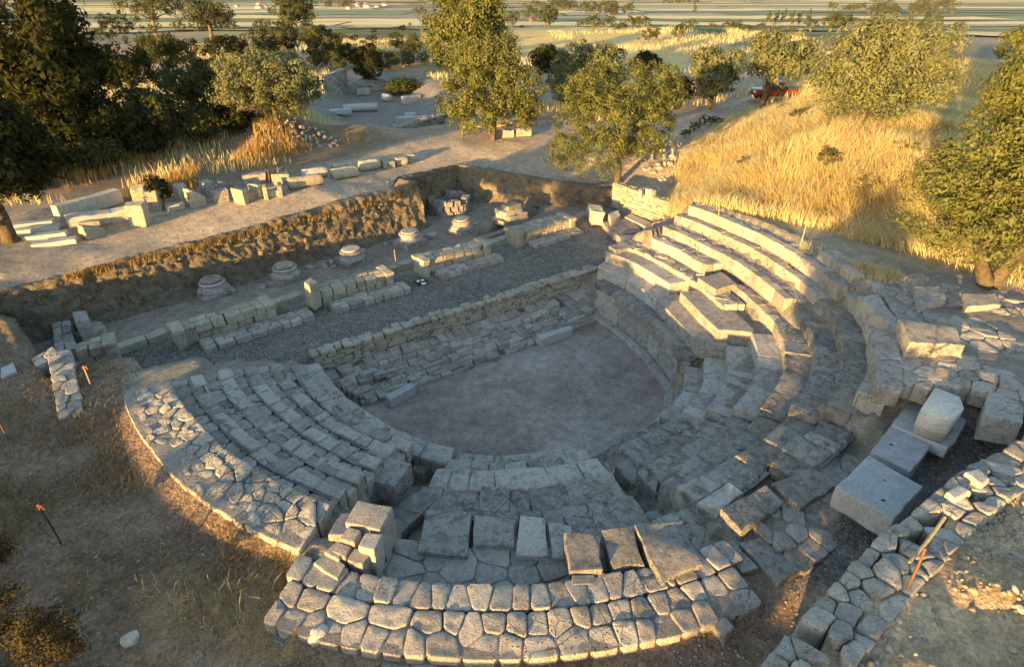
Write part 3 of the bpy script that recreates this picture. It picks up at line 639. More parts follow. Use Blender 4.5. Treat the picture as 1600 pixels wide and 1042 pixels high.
# staircases between the wedges
for (p0, p1, lab) in ((-65.7, -69.3, 'narrow worn stone stair between lower right and front seating wedges'), (-100.6, -108.6, 'narrow stone stair between the front and left seating wedges')):
    q = pol(6.5, (p0 + p1) / 2, 0); st = empty('stone_stair', (q[0], q[1], G(q[0], q[1])), lab, 'stairs', 'stairs between the seating wedges')
    for i in range(10):
        a = 5.0 + i * .36; b = MB(); z = .45 + i * .155
        arc_run(b, a, a + .42, p0, p1, lambda p, z=z: z, .45, .5, .02, zj=.01, p=10); b.build('step', M_SEAT, st)
# --- outer masonry on the left and in front
q = pol(8.7, -128, 0); ol = empty('outer_wall', (q[0], q[1], 2.2), 'curved cobbled outer wall left of the seating, sunlit stones with dark joints', 'stone wall', 'rubble outer walls of the theatre')
b = MB(); sp = [8.3, 8.53, 8.76, 8.98, 9.2]
vor_arc(b, 8.27, 9.2, -108, -149, lambda p, t_: 2.68 - .1 * t_, .5, .27, .21, jit=.8, zj=.02, rough=.022, gap=.008, edge=.02)
b.build('cobbled_top', M_RUB, ol)
q = pol(8.6, -107, 0)
pr = empty('pier', (q[0], q[1], 2.1), 'stepped stone pier where the cobbled wall meets the front wall', 'stone pier')
b = MB()
for pts, z, h in (([(560, 779), (619, 795), (596, 830), (538, 817)], 2.74, .7), ([(537, 800), (556, 800), (538, 838), (507, 838), ], 2.62, .6), ([(505, 865), (524, 846), (548, 852), (528, 876)], 2.6, .5), ([(541, 820), (566, 828), (552, 850), (528, 842)], 2.72, .6),
        ([(569, 829), (596, 832), (584, 860), (555, 852)], 2.74, .7), ([(527, 846), (551, 853), (540, 872), (517, 862)], 2.64, .5), ([(552, 854), (582, 862), (566, 884), (540, 876)], 2.6, .5), ([(484, 878), (505, 864), (540, 882), (526, 905)], 2.56, .5)):
    px_stone(b, z, h, pts, .025, 9)
b.build('squared_block', M_RUB, pr)
q = pol(9.7, -88, 0)
fw = empty('outer_wall', (q[0], q[1], 2.0), 'front rubble wall of three stone courses nearest the camera, sunlit front face', 'stone wall', 'rubble outer walls of the theatre')
b = MB()
vor_arc(b, 9.18, 9.62, -66, -108, lambda p, t_: 2.5, .5, .28, .44, jit=.35, zj=.016, rough=.015, gap=.007)
vor_arc(b, 9.62, 10.3, -67.5, -107.3, lambda p, t_: 2.49 - .05 * t_, .5, .30, .30, jit=.4, zj=.015, rough=.018, stag=.35, gap=.008, edge=.02)
b.build('coursed_top', M_RUB, fw)
b = MB(); arc_run(b, 10.05, 10.4, -90, -106.5, lambda p: 2.26, .5, .6, .03, zj=.03, p=7); b.build('footing', M_RUB, fw)
b = MB()
for pts in (([(1100, 860), (1122, 851), (1150, 885), (1132, 893)]), ([(1127, 846), (1146, 842), (1190, 890), (1160, 895)]), ([(1065, 880), (1098, 872), (1110, 892), (1072, 905)]), ([(1110, 932), (1145, 928), (1164, 945), (1142, 962)]), ([(1112, 972), (1134, 958), (1150, 975), (1135, 990)]), ([(1025, 912), (1060, 908), (1068, 950), (1030, 952)]), ([(1150, 846), (1188, 838), (1258, 892), (1215, 912)])):
    px_stone(b, 2.45, .5, pts, .03, 7)
b.build('end_block', M_WORN, fw)
# --- stage wall
sw0, sw1 = np.array(STAGE[0]), np.array(STAGE[1]); swl = np.hypot(*(sw1 - sw0)); mid = (sw0 + sw1) / 2
stg = empty('stage_wall', (mid[0], mid[1], 0), 'straight low stage wall of coursed stones with crumbling pale coping facing the orchestra', 'stone wall')
def sp_(s, t, z): q = sw0 + sdir * s + snor * t; return np.array([q[0], q[1], z])
def srun(mb, s0, s1, t0, t1, zf, h, L, rough=.025, p=8, zj=.015, gap=.02, skip=0, z1=0.):
    s = s0
    while s < s1 - .05:
        l = L * rs.uniform(.6, 1.4)
        e = min(s1, s + l)
        if s1 - e < .3 * L: e = s1
        if rs.rand() >= skip:
            z = zf(s) + (rs.rand() - .5) * 2 * zj
            mb.stone([sp_(s + gap / 2, t0, z), sp_(e - gap / 2, t0, z), sp_(e - gap / 2, t1, z + z1), sp_(s + gap / 2, t1, z + z1)], h, rough, p, .14)
        s = e
b = MB()
for i in range(6): srun(b, -.1, swl + .1, .0 + .004 * i, .4, lambda s, i=i: .72 + i * .1 - .02, .11, .45, .022, 7, .012)
b.build('wall_face', M_WALL, stg)
b = MB(); srun(b, -.15, swl + .15, -.03, .22, lambda s: 1.34, .12, .28, .03, 6, .025); srun(b, -.15, swl, .22, .42, lambda s: 1.32, .12, .25, .03, 6, .03, skip=.25); b.build('coping', M_WALL, stg)
b = MB()
for i in range(9):                                                   # the slope of tumbled courses at its foot
    t = -.02 - i * .115; srun(b, .05 + .10 * i, swl - .05 * i, t - .34, t, lambda s, i=i: .70 - i * .073 - .03 * math.sin(s * 2.1 + i), .2, .42, .04, 9, .035, .02, skip=.08 + .03 * i, z1=.07)
b.build('tumbled_courses', M_RUB, stg)
b = MB(); n_ = 60; V = []; 
for i in range(n_ + 1):
    s_ = swl * i / n_
    for t_, z_ in ((0., .70), (-.3, .55), (-.6, .36), (-.9, .17), (-1.25, -.05)): V.append(sp_(s_, t_ + (rs.rand() - .5) * .06, z_ + (rs.rand() - .5) * .1 - .03))
b.raw(V, [(i * 5 + j, i * 5 + j + 1, i * 5 + j + 6, i * 5 + j + 5) for i in range(n_) for j in range(4)], amp=.03); b.build('earth_fill', M_EARTH, stg)
b = MB()
b.stone(ccw([W(896, 417, .9), W(908, 414, .9), W(940, 432, .9), W(932, 442, .9)]), .9, .03, 9); b.build('end_return', M_WALL, stg)
# stone kerb round the orchestra
q = pol(5, 0, 0); b = MB(); arc_run(b, 4.66, 4.9, 49.5, -40, lambda p: .13, .2, 1.3, .008, zj=.004, p=14, gap=.01); arc_run(b, 4.7, 4.9, -40, -60, lambda p: .11, .2, .7, .02, zj=.02, p=9)
tag(b.build('kerb', M_SEAT), 'low curved stone kerb along the foot of the podium wall', 'kerb')
# long blocks lying at the foot of the stage wall
def slab_px(name, z, h, pts, mat, label, cat, group=None, rough=.012, p=16, zs=None):
    b = MB(); px_stone(b, z, h, pts, rough, p, zs=zs); return tag(b.build(name, mat), label, cat, group)
GB = 'long blocks lying at the foot of the stage wall'
slab_px('stone_beam', .3, .3, [(600, 619), (643, 597), (651, 602), (609, 626)], M_MARB, 'blue-grey squared beam near the left end of the orchestra floor', 'stone beam', GB)
slab_px('stone_beam', .3, .3, [(838, 524), (890, 508), (896, 512), (846, 531)], M_MARB, 'grey squared beam nearer the podium wall on the orchestra floor', 'stone beam', GB)
slab_px('stone_beam', .12, .15, [(562, 626), (598, 611), (601, 614), (565, 630)], M_SEAT, 'thin stone strip beside the blue-grey beam, left end of orchestra', 'stone beam', GB)
slab_px('stone_beam', .12, .15, [(896, 505), (928, 488), (930, 492), (899, 509)], M_SEAT, 'thin stone strip in the corner of stage wall and podium wall', 'stone beam', GB)

def build_beds():
    for pn, L in BEDS.items():
        par = bpy.data.objects[pn]; b = MB()
        for r0, r1, p0, p1, zf, z1 in L:
            n_ = max(2, int(abs(p0 - p1) / 1.2)); V = []
            for i in range(n_ + 1):
                a = p0 + (p1 - p0) * i / n_
                for r_, dz in ((r0, -.5), (r0, -.028), ((r0 + r1) / 2, -.016 + z1 / 2), (r1, -.026 + z1)):
                    V.append(pol(r_, a, zf(a) + dz + (rs.rand() - .5) * .02))
            b.raw(V, [(i * 4 + j, (i + 1) * 4 + j, (i + 1) * 4 + j + 1, i * 4 + j + 1) for i in range(n_) for j in range(3)])
        b.build('joint_earth', M_BED, par)
build_beds()
# ------------------------------------------------------------------ excavation: earth faces of the trench
def earth_face(name, rim, base_z, top, lean=.25, seed=1, rimw=.55, label='', out=1):
    """rim: list of (x,y,z) along the top; the face drops to base_z; a strip of turf runs back from the rim"""
    P = []; st = .09
    for i in range(len(rim) - 1):
        a, b_ = np.array(rim[i], float), np.array(rim[i + 1], float); n = max(1, int(np.linalg.norm(b_ - a) / st))
        for k in range(n): P.append(a + (b_ - a) * k / n)
    P.append(np.array(rim[-1], float)); P = np.array(P); n = len(P)
    T = np.gradient(P[:, :2], axis=0); T /= np.linalg.norm(T, axis=1, keepdims=True); Nn = np.c_[T[:, 1], -T[:, 0]] * out
    rows = []; hs = list(np.linspace(0, 1, 18))
    for h_ in [-2, -1] + hs:
        if h_ < 0:
            q = P.copy(); off = -rimw * (-h_ / 2) if h_ < -1.5 else -rimw * .4
            q[:, :2] += Nn * off
            gzz = gz(q[:, 0], q[:, 1]); q[:, 2] = np.where(h_ < -1.5, np.maximum(gzz, P[:, 2] - .3) + .01, P[:, 2] + .03)
        else:
            q = P.copy(); zz = P[:, 2] * (1 - h_) + base_z * h_; q[:, 2] = zz
            q[:, :2] += Nn * (lean * h_ ** 1.5 + (.22 * sm(.8, 1, np.array(h_))))
        D = np.stack([vn(q * s_, seed + k_) - .5 for k_, s_ in ((0, 1.4), (1, 6.), (2, 15.), (3, 30.))], 1) @ np.array([.13, .13, .13, .1])
        if h_ >= 0: q[:, :2] += Nn * (D * (1 if h_ > .02 else .6))[:, None]
        q[:, 2] += (D * .5) if h_ < 1 else 0
        rows.append(q)
    V = np.concatenate(rows); m = len(rows); Iq = np.arange(m * n).reshape(m, n)
    Qd = np.stack([Iq[:-1, :-1], Iq[1:, :-1], Iq[1:, 1:], Iq[:-1, 1:]], -1).reshape(-1, 4)
    if out < 0: Qd = Qd[:, ::-1]
    me = mk_mesh(name, V - V[0], [Qd], M_EARTH, {'rnd': vn(V * 1.3, 77)}, True)
    o = bpy.data.objects.new(name, me); COL.objects.link(o); o.location = tuple(V[0]); tag(o, kind='structure'); return o
rim3 = lambda *p: [tuple(W(u, v, z)) for u, v, z in p]
earth_face('earth_bank', rim3((-40, 468, 2.72), (100, 434, 2.78), (330, 374, 2.9), (520, 322, 3.02), (655, 285, 3.1)), 1.2, 3, out=1, seed=3)
earth_face('earth_bank', rim3((655, 285, 3.08), (628, 279, 3.1)), 1.2, 3, out=1, seed=13, lean=.1)
earth_face('earth_bank', rim3((628, 279, 3.1), (714, 259, 2.85)), 1.25, 3, out=1, seed=23, lean=.15)
earth_face('earth_bank', rim3((714, 259, 2.85), (830, 277, 2.5), (957, 299, 2.05)), 1.3, 3, out=1, seed=33, lean=.3)
earth_face('earth_bank', rim3((62, 570, 2.3), (20, 500, 2.5), (-40, 470, 2.7)), 1.2, 2.5, out=1, seed=43, lean=.1)
b = MB()
for k in range(60):
    t_ = rs.rand(); hz = rs.beta(1.5, 2.4); u = 30 + t_ * 610; vt = np.interp(u, (-40, 100, 330, 520, 655), (468, 434, 374, 322, 285)); zt_ = np.interp(u, (-40, 655), (2.72, 3.1)); q = W(u, vt, zt_); z = zt_ - .12 - hz * 1.45
    off = .25 * ((zt_ - z) / (zt_ - 1.2)) ** 1.5; s_ = rs.uniform(.05, .14) * (1.6 if .55 < hz < .7 else 1)
    nn_ = np.array([.66, -.75]); b.box((q[0] + nn_[0] * (off - .02), q[1] + nn_[1] * (off - .02), z), (s_ * 1.5, s_, s_ * .8), rs.uniform(.5, 1.1), .04, 6, rs.uniform(-.3, .3), res=.3)
tag(b.build('embedded_stones', M_EARTH), kind='stuff')
# ------------------------------------------------------------------ lit boundary wall behind the right wing
def wall_between(par_name, p0, p1, z0, z1a, z1b, th, label, mat=M_WALL, ch=.17, L=.42, cat='stone wall', out=1, rough=.02, topL=.4, group=None):
    p0, p1 = np.array(p0[:2]), np.array(p1[:2]); d = p1 - p0; Ln = np.hypot(*d); d = d / Ln; n_ = np.array([-d[1], d[0]]) * out
    e = empty(par_name, (*((p0 + p1) / 2), z0), label, cat, group); b = MB(); k = 0; z = z0
    while z < max(z1a, z1b) - .02:
        s = -.02 - rs.rand() * .1
        while s < Ln:
            l = L * rs.uniform(.55, 1.5); e_ = min(Ln, s + l); s0 = max(0, s); zt_ = z1a + (z1b - z1a) * (s0 + e_) / 2 / Ln
            if z < zt_ - .03 and e_ - s0 > .06:
                hh = min(ch, zt_ - z); zz = z + hh; j = (rs.rand() - .5) * .03
                a0 = p0 + d * (s0 + .006); a1 = p0 + d * (e_ - .006); f = n_ * j
                last = zz > zt_ - .05
                bk = n_ * (th if not last else th * .5)
                b.stone(ccw([(*(a0 + f), zz), (*(a1 + f), zz), (*(a1 + bk), zz), (*(a0 + bk), zz)]), hh - .012, rough, 9, .14)
                if last: b.stone(ccw([(*(a0 + n_ * (th * .5 + .02)), zz), (*(a1 + n_ * (th * .5 + .02)), zz), (*(a1 + n_ * th), zz - .03), (*(a0 + n_ * th), zz - .03)]), hh, rough * 1.5, 8, .14)
            s += l
        z += ch
    b.build('stone_courses', mat, e); return e
pa, pb = W(954, 324, 1.5), W(1034, 349, 1.6)
wb = wall_between('boundary_wall', pa, pb + (pb - pa) * .25, 1.5, 2.62, 2.55, .5, 'golden sunlit wall of thin stone courses at the top end of the seating', ch=.13, L=.34, out=1)
b = MB(); px_stone(b, 1.58, .25, [(975, 338), (985, 334), (1030, 352), (1020, 360)], .01, 14); b.build('footing_slab', M_WHITE, wb)
for k in range(7):
    q = W(1000 + k * 4.5 + rs.uniform(-3, 3), 296 + rs.uniform(-4, 5), 2.75); b = MB(); b.box(q - [0, 0, .2], (rs.uniform(.16, .3), rs.uniform(.14, .25), rs.uniform(.2, .3)), rs.rand() * 3, .03, 6)
    tag(b.build('broken_stone', M_WHITE), 'pale broken stone in the little heap on top of the golden wall', 'stone', 'broken stones on top of the golden wall')
GL = 'loose stones at the stage end of the seating'
def ls(pts, z, h, mat, label, rough=.03, p=9, zs=None):
    b = MB(); px_stone(b, z, h, pts, rough, p, zs=zs); return tag(b.build('loose_block', mat), label, 'stone block', GL)
ls([(918, 316), (942, 322), (944, 332), (924, 330)], 1.98, .62, M_WALL, 'squarish golden block left of the sunlit wall foot', .04, 8)
ls([(950, 332), (966, 328), (970, 336), (955, 344)], 1.8, .42, M_WHITE, 'pale small block at the corner of the sunlit wall', .03, 8)
ls([(1035, 338), (1060, 336), (1063, 348), (1038, 352)], 2.35, .6, M_WALL, 'rough pale block at the right foot of the sunlit wall', .05, 7)
ls([(1002, 356), (1022, 352), (1028, 362), (1008, 370)], 1.75, .35, M_RUB, 'flat brown boulder lying before the sunlit wall', .04, 7)
ls([(941, 348), (985, 340), (1003, 362), (960, 368)], 1.52, .25, M_WORN, 'broad flat slab on the gravel beside the top seats', .025, 10)
ls([(962, 366), (1000, 366), (1006, 378), (975, 380)], 1.62, .3, M_WORN, 'cracked flat slab behind the end of the seat rows', .03, 9)
ls([(951, 384), (975, 377), (990, 384), (962, 392)], 2.15, .6, M_RUB, 'broken seat end block standing at the gravel edge', .03, 10)
for pts, z, lab in (([(1064, 330), (1074, 326), (1082, 334), (1070, 338)], 2.95, 'upper of two white broken stones at the end of the top seat row'), ([(1058, 340), (1068, 338), (1074, 344), (1062, 348)], 2.85, 'lower of two white broken stones at the end of the top seat row')):
    b = MB(); px_stone(b, z, .5, pts, .04, 7); tag(b.build('broken_stone', M_WHITE), lab, 'stone', 'broken stones at the end of the top seat row')
# ------------------------------------------------------------------ piers of the stage building
GP = 'pier walls along the far side of the gravel'
def pier(f0, f1, zt_, th, label, steps=None, pil=(1, 1), blockcol=M_WALL):
    a, c = W(*f0, zt_)[:2], W(*f1, zt_)[:2]; d = c - a; Ln = np.hypot(*d); d = d / Ln; n_ = np.array([-d[1], d[0]])
    e = empty('pier_wall', (*((a + c) / 2), 1.2), label, 'stone wall', GP)
    b = MB()
    for (t0, t1, ch) in ((0, th * .5, .26), (th * .5 + .01, th, .26)):
        z = zt_
        while z > 1.25:
            s = 0.
            while s < Ln - .05:
                l = rs.uniform(.22, .5); e_ = min(Ln, s + l)
                if Ln - e_ < .15: e_ = Ln
                q0, q1 = a + d * (s + .008), a + d * (e_ - .008); zz = z + (rs.rand() - .5) * .02
                b.stone(ccw([(*(q0 + n_ * t0), zz), (*(q1 + n_ * t0), zz), (*(q1 + n_ * t1), zz), (*(q0 + n_ * t1), zz)]), ch, .03, 8, .13); s = e_
            z -= ch - .01
    b.build('rubble_masonry', blockcol, e)
    for side_, on in ((0, pil[0]), (1, pil[1])):
        if not on: continue
        s0 = -.16 if side_ == 0 else Ln - .14; b = MB()
        for (dz, ex, h) in ((.035, .03, .12), (-.06, .0, .6)):
            q0, q1 = a + d * (s0 - ex), a + d * (s0 + .24 + ex)
            b.stone(ccw([(*(q0 - n_ * (.10 + ex)), zt_ + dz), (*(q1 - n_ * (.10 + ex)), zt_ + dz), (*(q1 + n_ * (th + .04)), zt_ + dz), (*(q0 + n_ * (th + .04)), zt_ + dz)]), h, .02, 11, .12)
        b.build('pilaster_base', blockcol, e)
    if steps:
        b = MB(); s0, s1, t0, t1, z = steps
        for i in range(3):
            s = s0; ta = -t0 + (t0 - t1) * i / 3; tb = -t0 + (t0 - t1) * (i + 1) / 3
            while s < s1 - .1:
                l = rs.uniform(.22, .5); e_ = min(s1, s + l)
                if s1 - e_ < .2: e_ = s1
                q0, q1 = a + d * (s + .008), a + d * (e_ - .008); zz = z + (rs.rand() - .5) * .02
                b.stone(ccw([(*(q0 + n_ * (ta + .006)), zz), (*(q1 + n_ * (ta + .006)), zz), (*(q1 + n_ * (tb - .006)), zz), (*(q0 + n_ * (tb - .006)), zz)]), .25, .02, 9, .13); s = e_
        b.build('doorstep', M_RUB, e)
    return e
pier((118, 550), (172, 537), 1.95, .6, 'short pier wall at the left end by the orange tipped stake', None, (0, 1))
pier((281, 516), (422, 475), 1.82, .58, 'long pier wall with a pilaster at either end, leftmost with a doorstep', (.35, 3.55, .75, .12, 1.43))
pier((502, 455), (608, 426), 1.8, .62, 'pier wall with doorstep beside the upright yellow block', (.1, 2.75, .72, .1, 1.43), (0, 1))
pier((665, 407), (761, 381), 1.82, .62, 'pier wall with doorstep above the small black and white marker', (.25, 2.95, .66, .1, 1.43))
pier((812, 363), (894, 341), 1.82, .75, 'pier wall farthest right, its rounded end facing the gravel', (.35, 2.9, .62, .1, 1.43))
ls_ = lambda n, pts, z, h, mat, label, cat, g=None, r_=.02, p=10, zs=None: tag((lambda b: (px_stone(b, z, h, pts, r_, p, zs=zs), b.build(n, mat))[1])(MB()), label, cat, g)
ls_('stone_block', [(473, 440), (486, 432), (498, 441), (484, 449)], 2.15, .85, M_WALL, 'upright yellow block at the end of a low sill beside the pier walls', 'stone block', None, .035, 9)
GS = 'low stone sills between the pier walls'
for (f0, f1, lab) in (((185, 545), (263, 518), 'low stone sill between the short left pier and the long pier'), ((425, 475), (474, 459), 'low stone sill running up to the upright yellow block'), ((611, 420), (648, 408), 'low stone sill left of the pier above the black marker'), ((763, 381), (793, 371), 'low stone sill beside the dark sunken pit'), ((897, 344), (921, 332), 'low stone sill at the far right by the golden block')):
    a, c = W(*f0, 1.46)[:2], W(*f1, 1.46)[:2]; d = (c - a); Ln = np.hypot(*d); d /= Ln; n_ = np.array([-d[1], d[0]]); b = MB(); s = 0
    while s < Ln - .05:
        l = rs.uniform(.4, .8); e_ = min(Ln, s + l); e_ = Ln if Ln - e_ < .2 else e_
        q0, q1 = a + d * (s + .006), a + d * (e_ - .006); zz = 1.46 + (rs.rand() - .5) * .02
        b.stone(ccw([(*q0, zz), (*q1, zz), (*(q1 + n_ * .36), zz), (*(q0 + n_ * .36), zz)]), .3, .015, 10, .14); s = e_
    tag(b.build('stone_sill', M_WALL), lab, 'stone sill', GS)
# column bases
GC = 'column bases in a line behind the pier walls'
CB = [((336, 459), .66, 'worn column base at the left end of its line'), ((448, 436), .7, 'column base behind the upright yellow block'), ((551, 410), .66, 'column base under the middle of the long earth bank'), ((641, 381), .6, 'tall column base near the corner of the earth bank'), ((722, 361), .6, 'pale column base in front of the round well')]
for (u, v), r0, lab in CB:
    q = W(u, v, 1.25); e = empty('ancient_column', (q[0], q[1], 1.2), lab, 'column base', GC)
    b = MB(); b.box((q[0], q[1], 1.15), (1.05, .95, .28), .65 + rs.rand() * .2, .05, 7); b.build('plinth', M_WORN, e)
    b = MB(); c = (q[0], q[1], 1.38); b.lathe(c, [(.0, 0), (.46, 0), (.49, .05), (.49, .1), (.45, .14), (.38, .16), (.36, .21), (.39, .25), (.42, .29), (.41, .33), (.36, .35)], 26, .012); b.build('moulded_base', M_SEAT, e)
    b = MB(); b.lathe((q[0], q[1], 1.725), [(.0, 0), (.335, 0), (.335, .07), (.31, .09), (0, .092)], 24, .006); b.build('top_drum', M_SEAT, e)
q = W(797, 345, 1.25); b = MB()
for i, (s_, dx) in enumerate(((1.3, 0), (1.1, .08), (.95, -.05), (.7, .04))): b.box((q[0] + dx, q[1] + dx * .6, 1.2 + i * .2), (s_, s_ * .8, .21), .6 + rs.rand() * .3, .03, 9)
tag(b.build('stacked_slabs', M_WORN), 'stepped stack of flat slabs before the sunlit earth bank', 'stone stack')
q = W(702, 328, 1.3); b = MB(); n_ = 18
for ly in range(3):
    for k in range(n_):
        if ly == 2 and k % 5 == 0: continue
        g = 2 * math.pi * (k + .5 * ly) / n_; b.box((q[0] + .78 * math.cos(g), q[1] + .78 * math.sin(g), 1.22 + ly * .24), (.3, .27, .25), g, .035, 7)
tag(b.build('stone_well', M_WORN), 'round rough stone well shaft in the shaded corner of the trench', 'well')
for (pts, z, h, lab) in (([(113, 487), (134, 483), (140, 500), (118, 505)], 2.0, .85, 'upright squared block under the earth bank, left end of trench'), ([(140, 503), (158, 500), (165, 512), (147, 518)], 1.5, .35, 'low flat block beside the upright squared block')):
    ls_('stone_block', pts, z, h, M_SEAT, lab, 'stone block', 'blocks in the left end of the trench')
ls_('stone_curb', [(762, 366), (800, 352), (803, 356), (766, 370)], 1.35, .25, M_WORN, 'thin stone curb at the rim of the dark sunken pit', 'stone sill')
b = MB()
for k in range(26):
    u = rs.uniform(395, 760); v = 465 - (u - 395) * .285 + rs.uniform(-5, 9) - 18; q = W(u, v, 1.25); b.box((q[0], q[1], 1.22), (rs.uniform(.12, .42), rs.uniform(.1, .3), rs.uniform(.08, .16)), rs.rand() * 3, .03, 7)
tag(b.build('stone_rubble', M_RUB), kind='stuff')
# left cross wall of rubble running towards the camera
q = W(100, 590, 1.8); lw = empty('cross_wall', (q[0], q[1], 1.3), 'long rubble wall crossing the left end of the gravel, flat stones in blue shade', 'stone wall')
b = MB()
def quad_fill(mb, P, z, nu, nv, h, rough, p, zj=.03, jit=.25):
    """P: four px corners of a masonry top, filled by nu x nv irregular stones"""
    c = [W(u, v, z) for u, v in P]; g = np.zeros((nu + 1, nv + 1, 3))
    for i in range(nu + 1):
        for j in range(nv + 1):
            s_ = i / nu + ((rs.rand() - .5) * jit / nu if 0 < i < nu else 0); t_ = j / nv + ((rs.rand() - .5) * jit / nv if 0 < j < nv else 0)
            g[i, j] = c[0] * (1 - s_) * (1 - t_) + c[1] * s_ * (1 - t_) + c[2] * s_ * t_ + c[3] * (1 - s_) * t_
    for i in range(nu):
        for j in range(nv):
            qd = np.array([g[i, j], g[i + 1, j], g[i + 1, j + 1], g[i, j + 1]]); ce = qd.mean(0); qd = ce + (qd - ce) * .955; qd[:, 2] += (rs.rand() - .5) * 2 * zj
            mb.stone(ccw(qd), h, rough, p, .13)
quad_fill(b, [(78, 477), (103, 474), (120, 545), (85, 550)], 1.62, 2, 6, .45, .015, 11); b.build('paved_top', M_SEAT, lw)
b = MB()
def vor_quad(mb, P, z, cl, cw, h, **kw):
    c = [W(u, v, z)[:2] for u, v in P]; L = (np.linalg.norm(c[3] - c[0]) + np.linalg.norm(c[2] - c[1])) / 2; Wd = (np.linalg.norm(c[1] - c[0]) + np.linalg.norm(c[2] - c[3])) / 2
    def mp(s_, t_): s_, t_ = s_ / L, t_ / Wd; return c[0] * (1 - s_) * (1 - t_) + c[3] * s_ * (1 - t_) + c[2] * s_ * t_ + c[1] * (1 - s_) * t_
    vor_fill(mb, L, Wd, cl, cw, mp, lambda s_, t_: z, h, **kw)
vor_quad(b, [(72, 552), (112, 545), (130, 640), (92, 656)], 2.42, .3, .24, 1.1, jit=.7, zj=.03); vor_quad(b, [(48, 560), (84, 542), (92, 556), (55, 572)], 2.4, .3, .3, .6, jit=.7, zj=.04); b.build('rubble_top', M_RUB, lw)
ls_('stone_slab', [(0, 575), (20, 566), (26, 578), (0, 590)], 2.42, .25, M_MARB, 'pale slab lying at the left edge above the rubble cross wall', 'stone slab', None, .01, 14)
# marker on the gravel: small black board with white squares
q = W(657, 440, 1.32); mk = empty('survey_marker', (q[0], q[1], 1.3), 'small black and white chequered marker lying on the dark gravel', 'marker')
b = MB(); b.box((q[0], q[1], 1.30), (.46, .26, .05), .5, 0, 20); b.build('board', M_BLACK, mk)
for dx in (-.08, .08):
    b = MB(); b.box((q[0] + dx * .88, q[1] + dx * .48, 1.352), (.10, .11, .008), .5, 0, 20); b.build('white_square', M_PAPER, mk)
b = MB(); q2 = W(662, 443, 1.32); b.box((q2[0], q2[1], 1.3), (.16, .09, .04), .4, .0, 20); b.build('card', M_PAPER, mk)
# ------------------------------------------------------------------ marble slabs and retaining wall at lower right
GM = 'grey marble slabs laid out beside the lower right seats'
def drilled(name, z, h, pts, label, holes=(), mat=M_MARB, zs=None):
    b = MB(); px_stone(b, z, h, pts, .022, 9, .1, zs=zs); o = tag(b.build(name, mat), label, 'marble slab', GM)
    for (u, v) in holes:
        q = W(u, v, z); b = MB(); b.lathe((q[0], q[1], z + .004), [(0, 0), (.035, 0), (.03, .004), (0, .004)], 10); oh = b.build('dowel_hole', M_BLACK); oh.parent = o; oh.location = Vector(oh.location) - Vector(o.location)
drilled('marble_block', 3.16, .42, [(1305, 760), (1358, 710), (1449, 760), (1396, 812)], 'thick blue-grey marble block with rough front edge, nearest of the slabs', ((1380, 782), (1383, 750)))
drilled('marble_slab', 3.05, .2, [(1361, 705), (1392, 662), (1462, 690), (1424, 739)], 'thin grey marble slab with broken corner and dowel holes, middle of the slabs', ((1392, 695), (1413, 712), (1425, 706)))
drilled('marble_slab', 3.12, .22, [(1393, 661), (1423, 621), (1514, 655), (1484, 703)], 'thin grey marble slab lying under the white chamfered block')
def prism(mb, poly, z0, z1, cham=.06):
    P = np.array(poly); c = P.mean(0); V = []; n_ = len(P)
    for (z, k) in ((z0, .93), (z0 + .14, .95), (z0 + .17, 1.0), (z1 - cham, 1.0), (z1, 1 - cham * 1.2)):
        for q in P: V.append((*(c + (q - c) * k), z))
    Qd = [(r * n_ + j, r * n_ + (j + 1) % n_, (r + 1) * n_ + (j + 1) % n_, (r + 1) * n_ + j) for r in range(4) for j in range(n_)]
    V += [(*c, z0), (*c, z1)]; T = [(5 * n_, (j + 1) % n_, j) for j in range(n_)] + [(5 * n_ + 1, 4 * n_ + j, 4 * n_ + (j + 1) % n_) for j in range(n_)]
    mb.raw(V, Qd, T)
b = MB(); pp = [W(u, v, 3.66)[:2] for u, v in ((1438, 640), (1489, 656), (1507, 637), (1500, 619), (1461, 604))]; prism(b, pp[::1], 3.14, 3.66, .03)
tag(b.build('capital_block', M_CREAM, smooth=False), 'white marble block with chamfered corners standing on a grey slab', 'marble block')
q = W(1400, 830, 3.9); rt = empty('retaining_wall', (q[0], q[1], 2.8), 'low retaining wall of rounded stones along the sandy bank, lower right corner', 'stone wall')
edge = [(1188, 1045), (1229, 997), (1296, 923), (1391, 832), (1472, 764), (1509, 737), (1560, 710), (1640, 655)]
pw = np.array([W(u, v, 3.95) for u, v in edge]); b = MB()
seg = np.r_[0, np.cumsum(np.linalg.norm(np.diff(pw, axis=0), axis=1))]
def along(s): return np.array([np.interp(s, seg, pw[:, k]) for k in range(3)])
def rmap(s_, t_):
    p_ = along(s_); d_ = along(min(seg[-1], s_ + .2)) - along(max(0, s_ - .2)); d_ /= np.linalg.norm(d_) + 1e-9; return (p_ + np.array([d_[1], -d_[0], 0]) * (t_ - .04))[:2]
vor_fill(b, seg[-1], .66, .27, .22, rmap, lambda s_, t_: 3.985 + .03 * math.sin(s_ * 3) + .02 * t_, .5, .03, .9, .01, .03, .12, .025)
for ly in (1, 2): vor_fill(b, seg[-1], .4, .5, .4, lambda s_, t_, ly=ly: rmap(s_, t_ - .05 * ly), lambda s_, t_, ly=ly: 3.97 - .38 * ly, .42, .04, .4, .012, .03)
b.build('stone_courses', M_RUB, rt)
GSL = 'flat pale stones lit on the sandy bank'
ls_('flat_stone', [(1475, 765), (1500, 752), (1520, 765), (1495, 778)], 4.08, .2, M_WHITE, 'sunlit flat stone on the bank edge right of the marble block', 'stone', GSL, .03, 8)
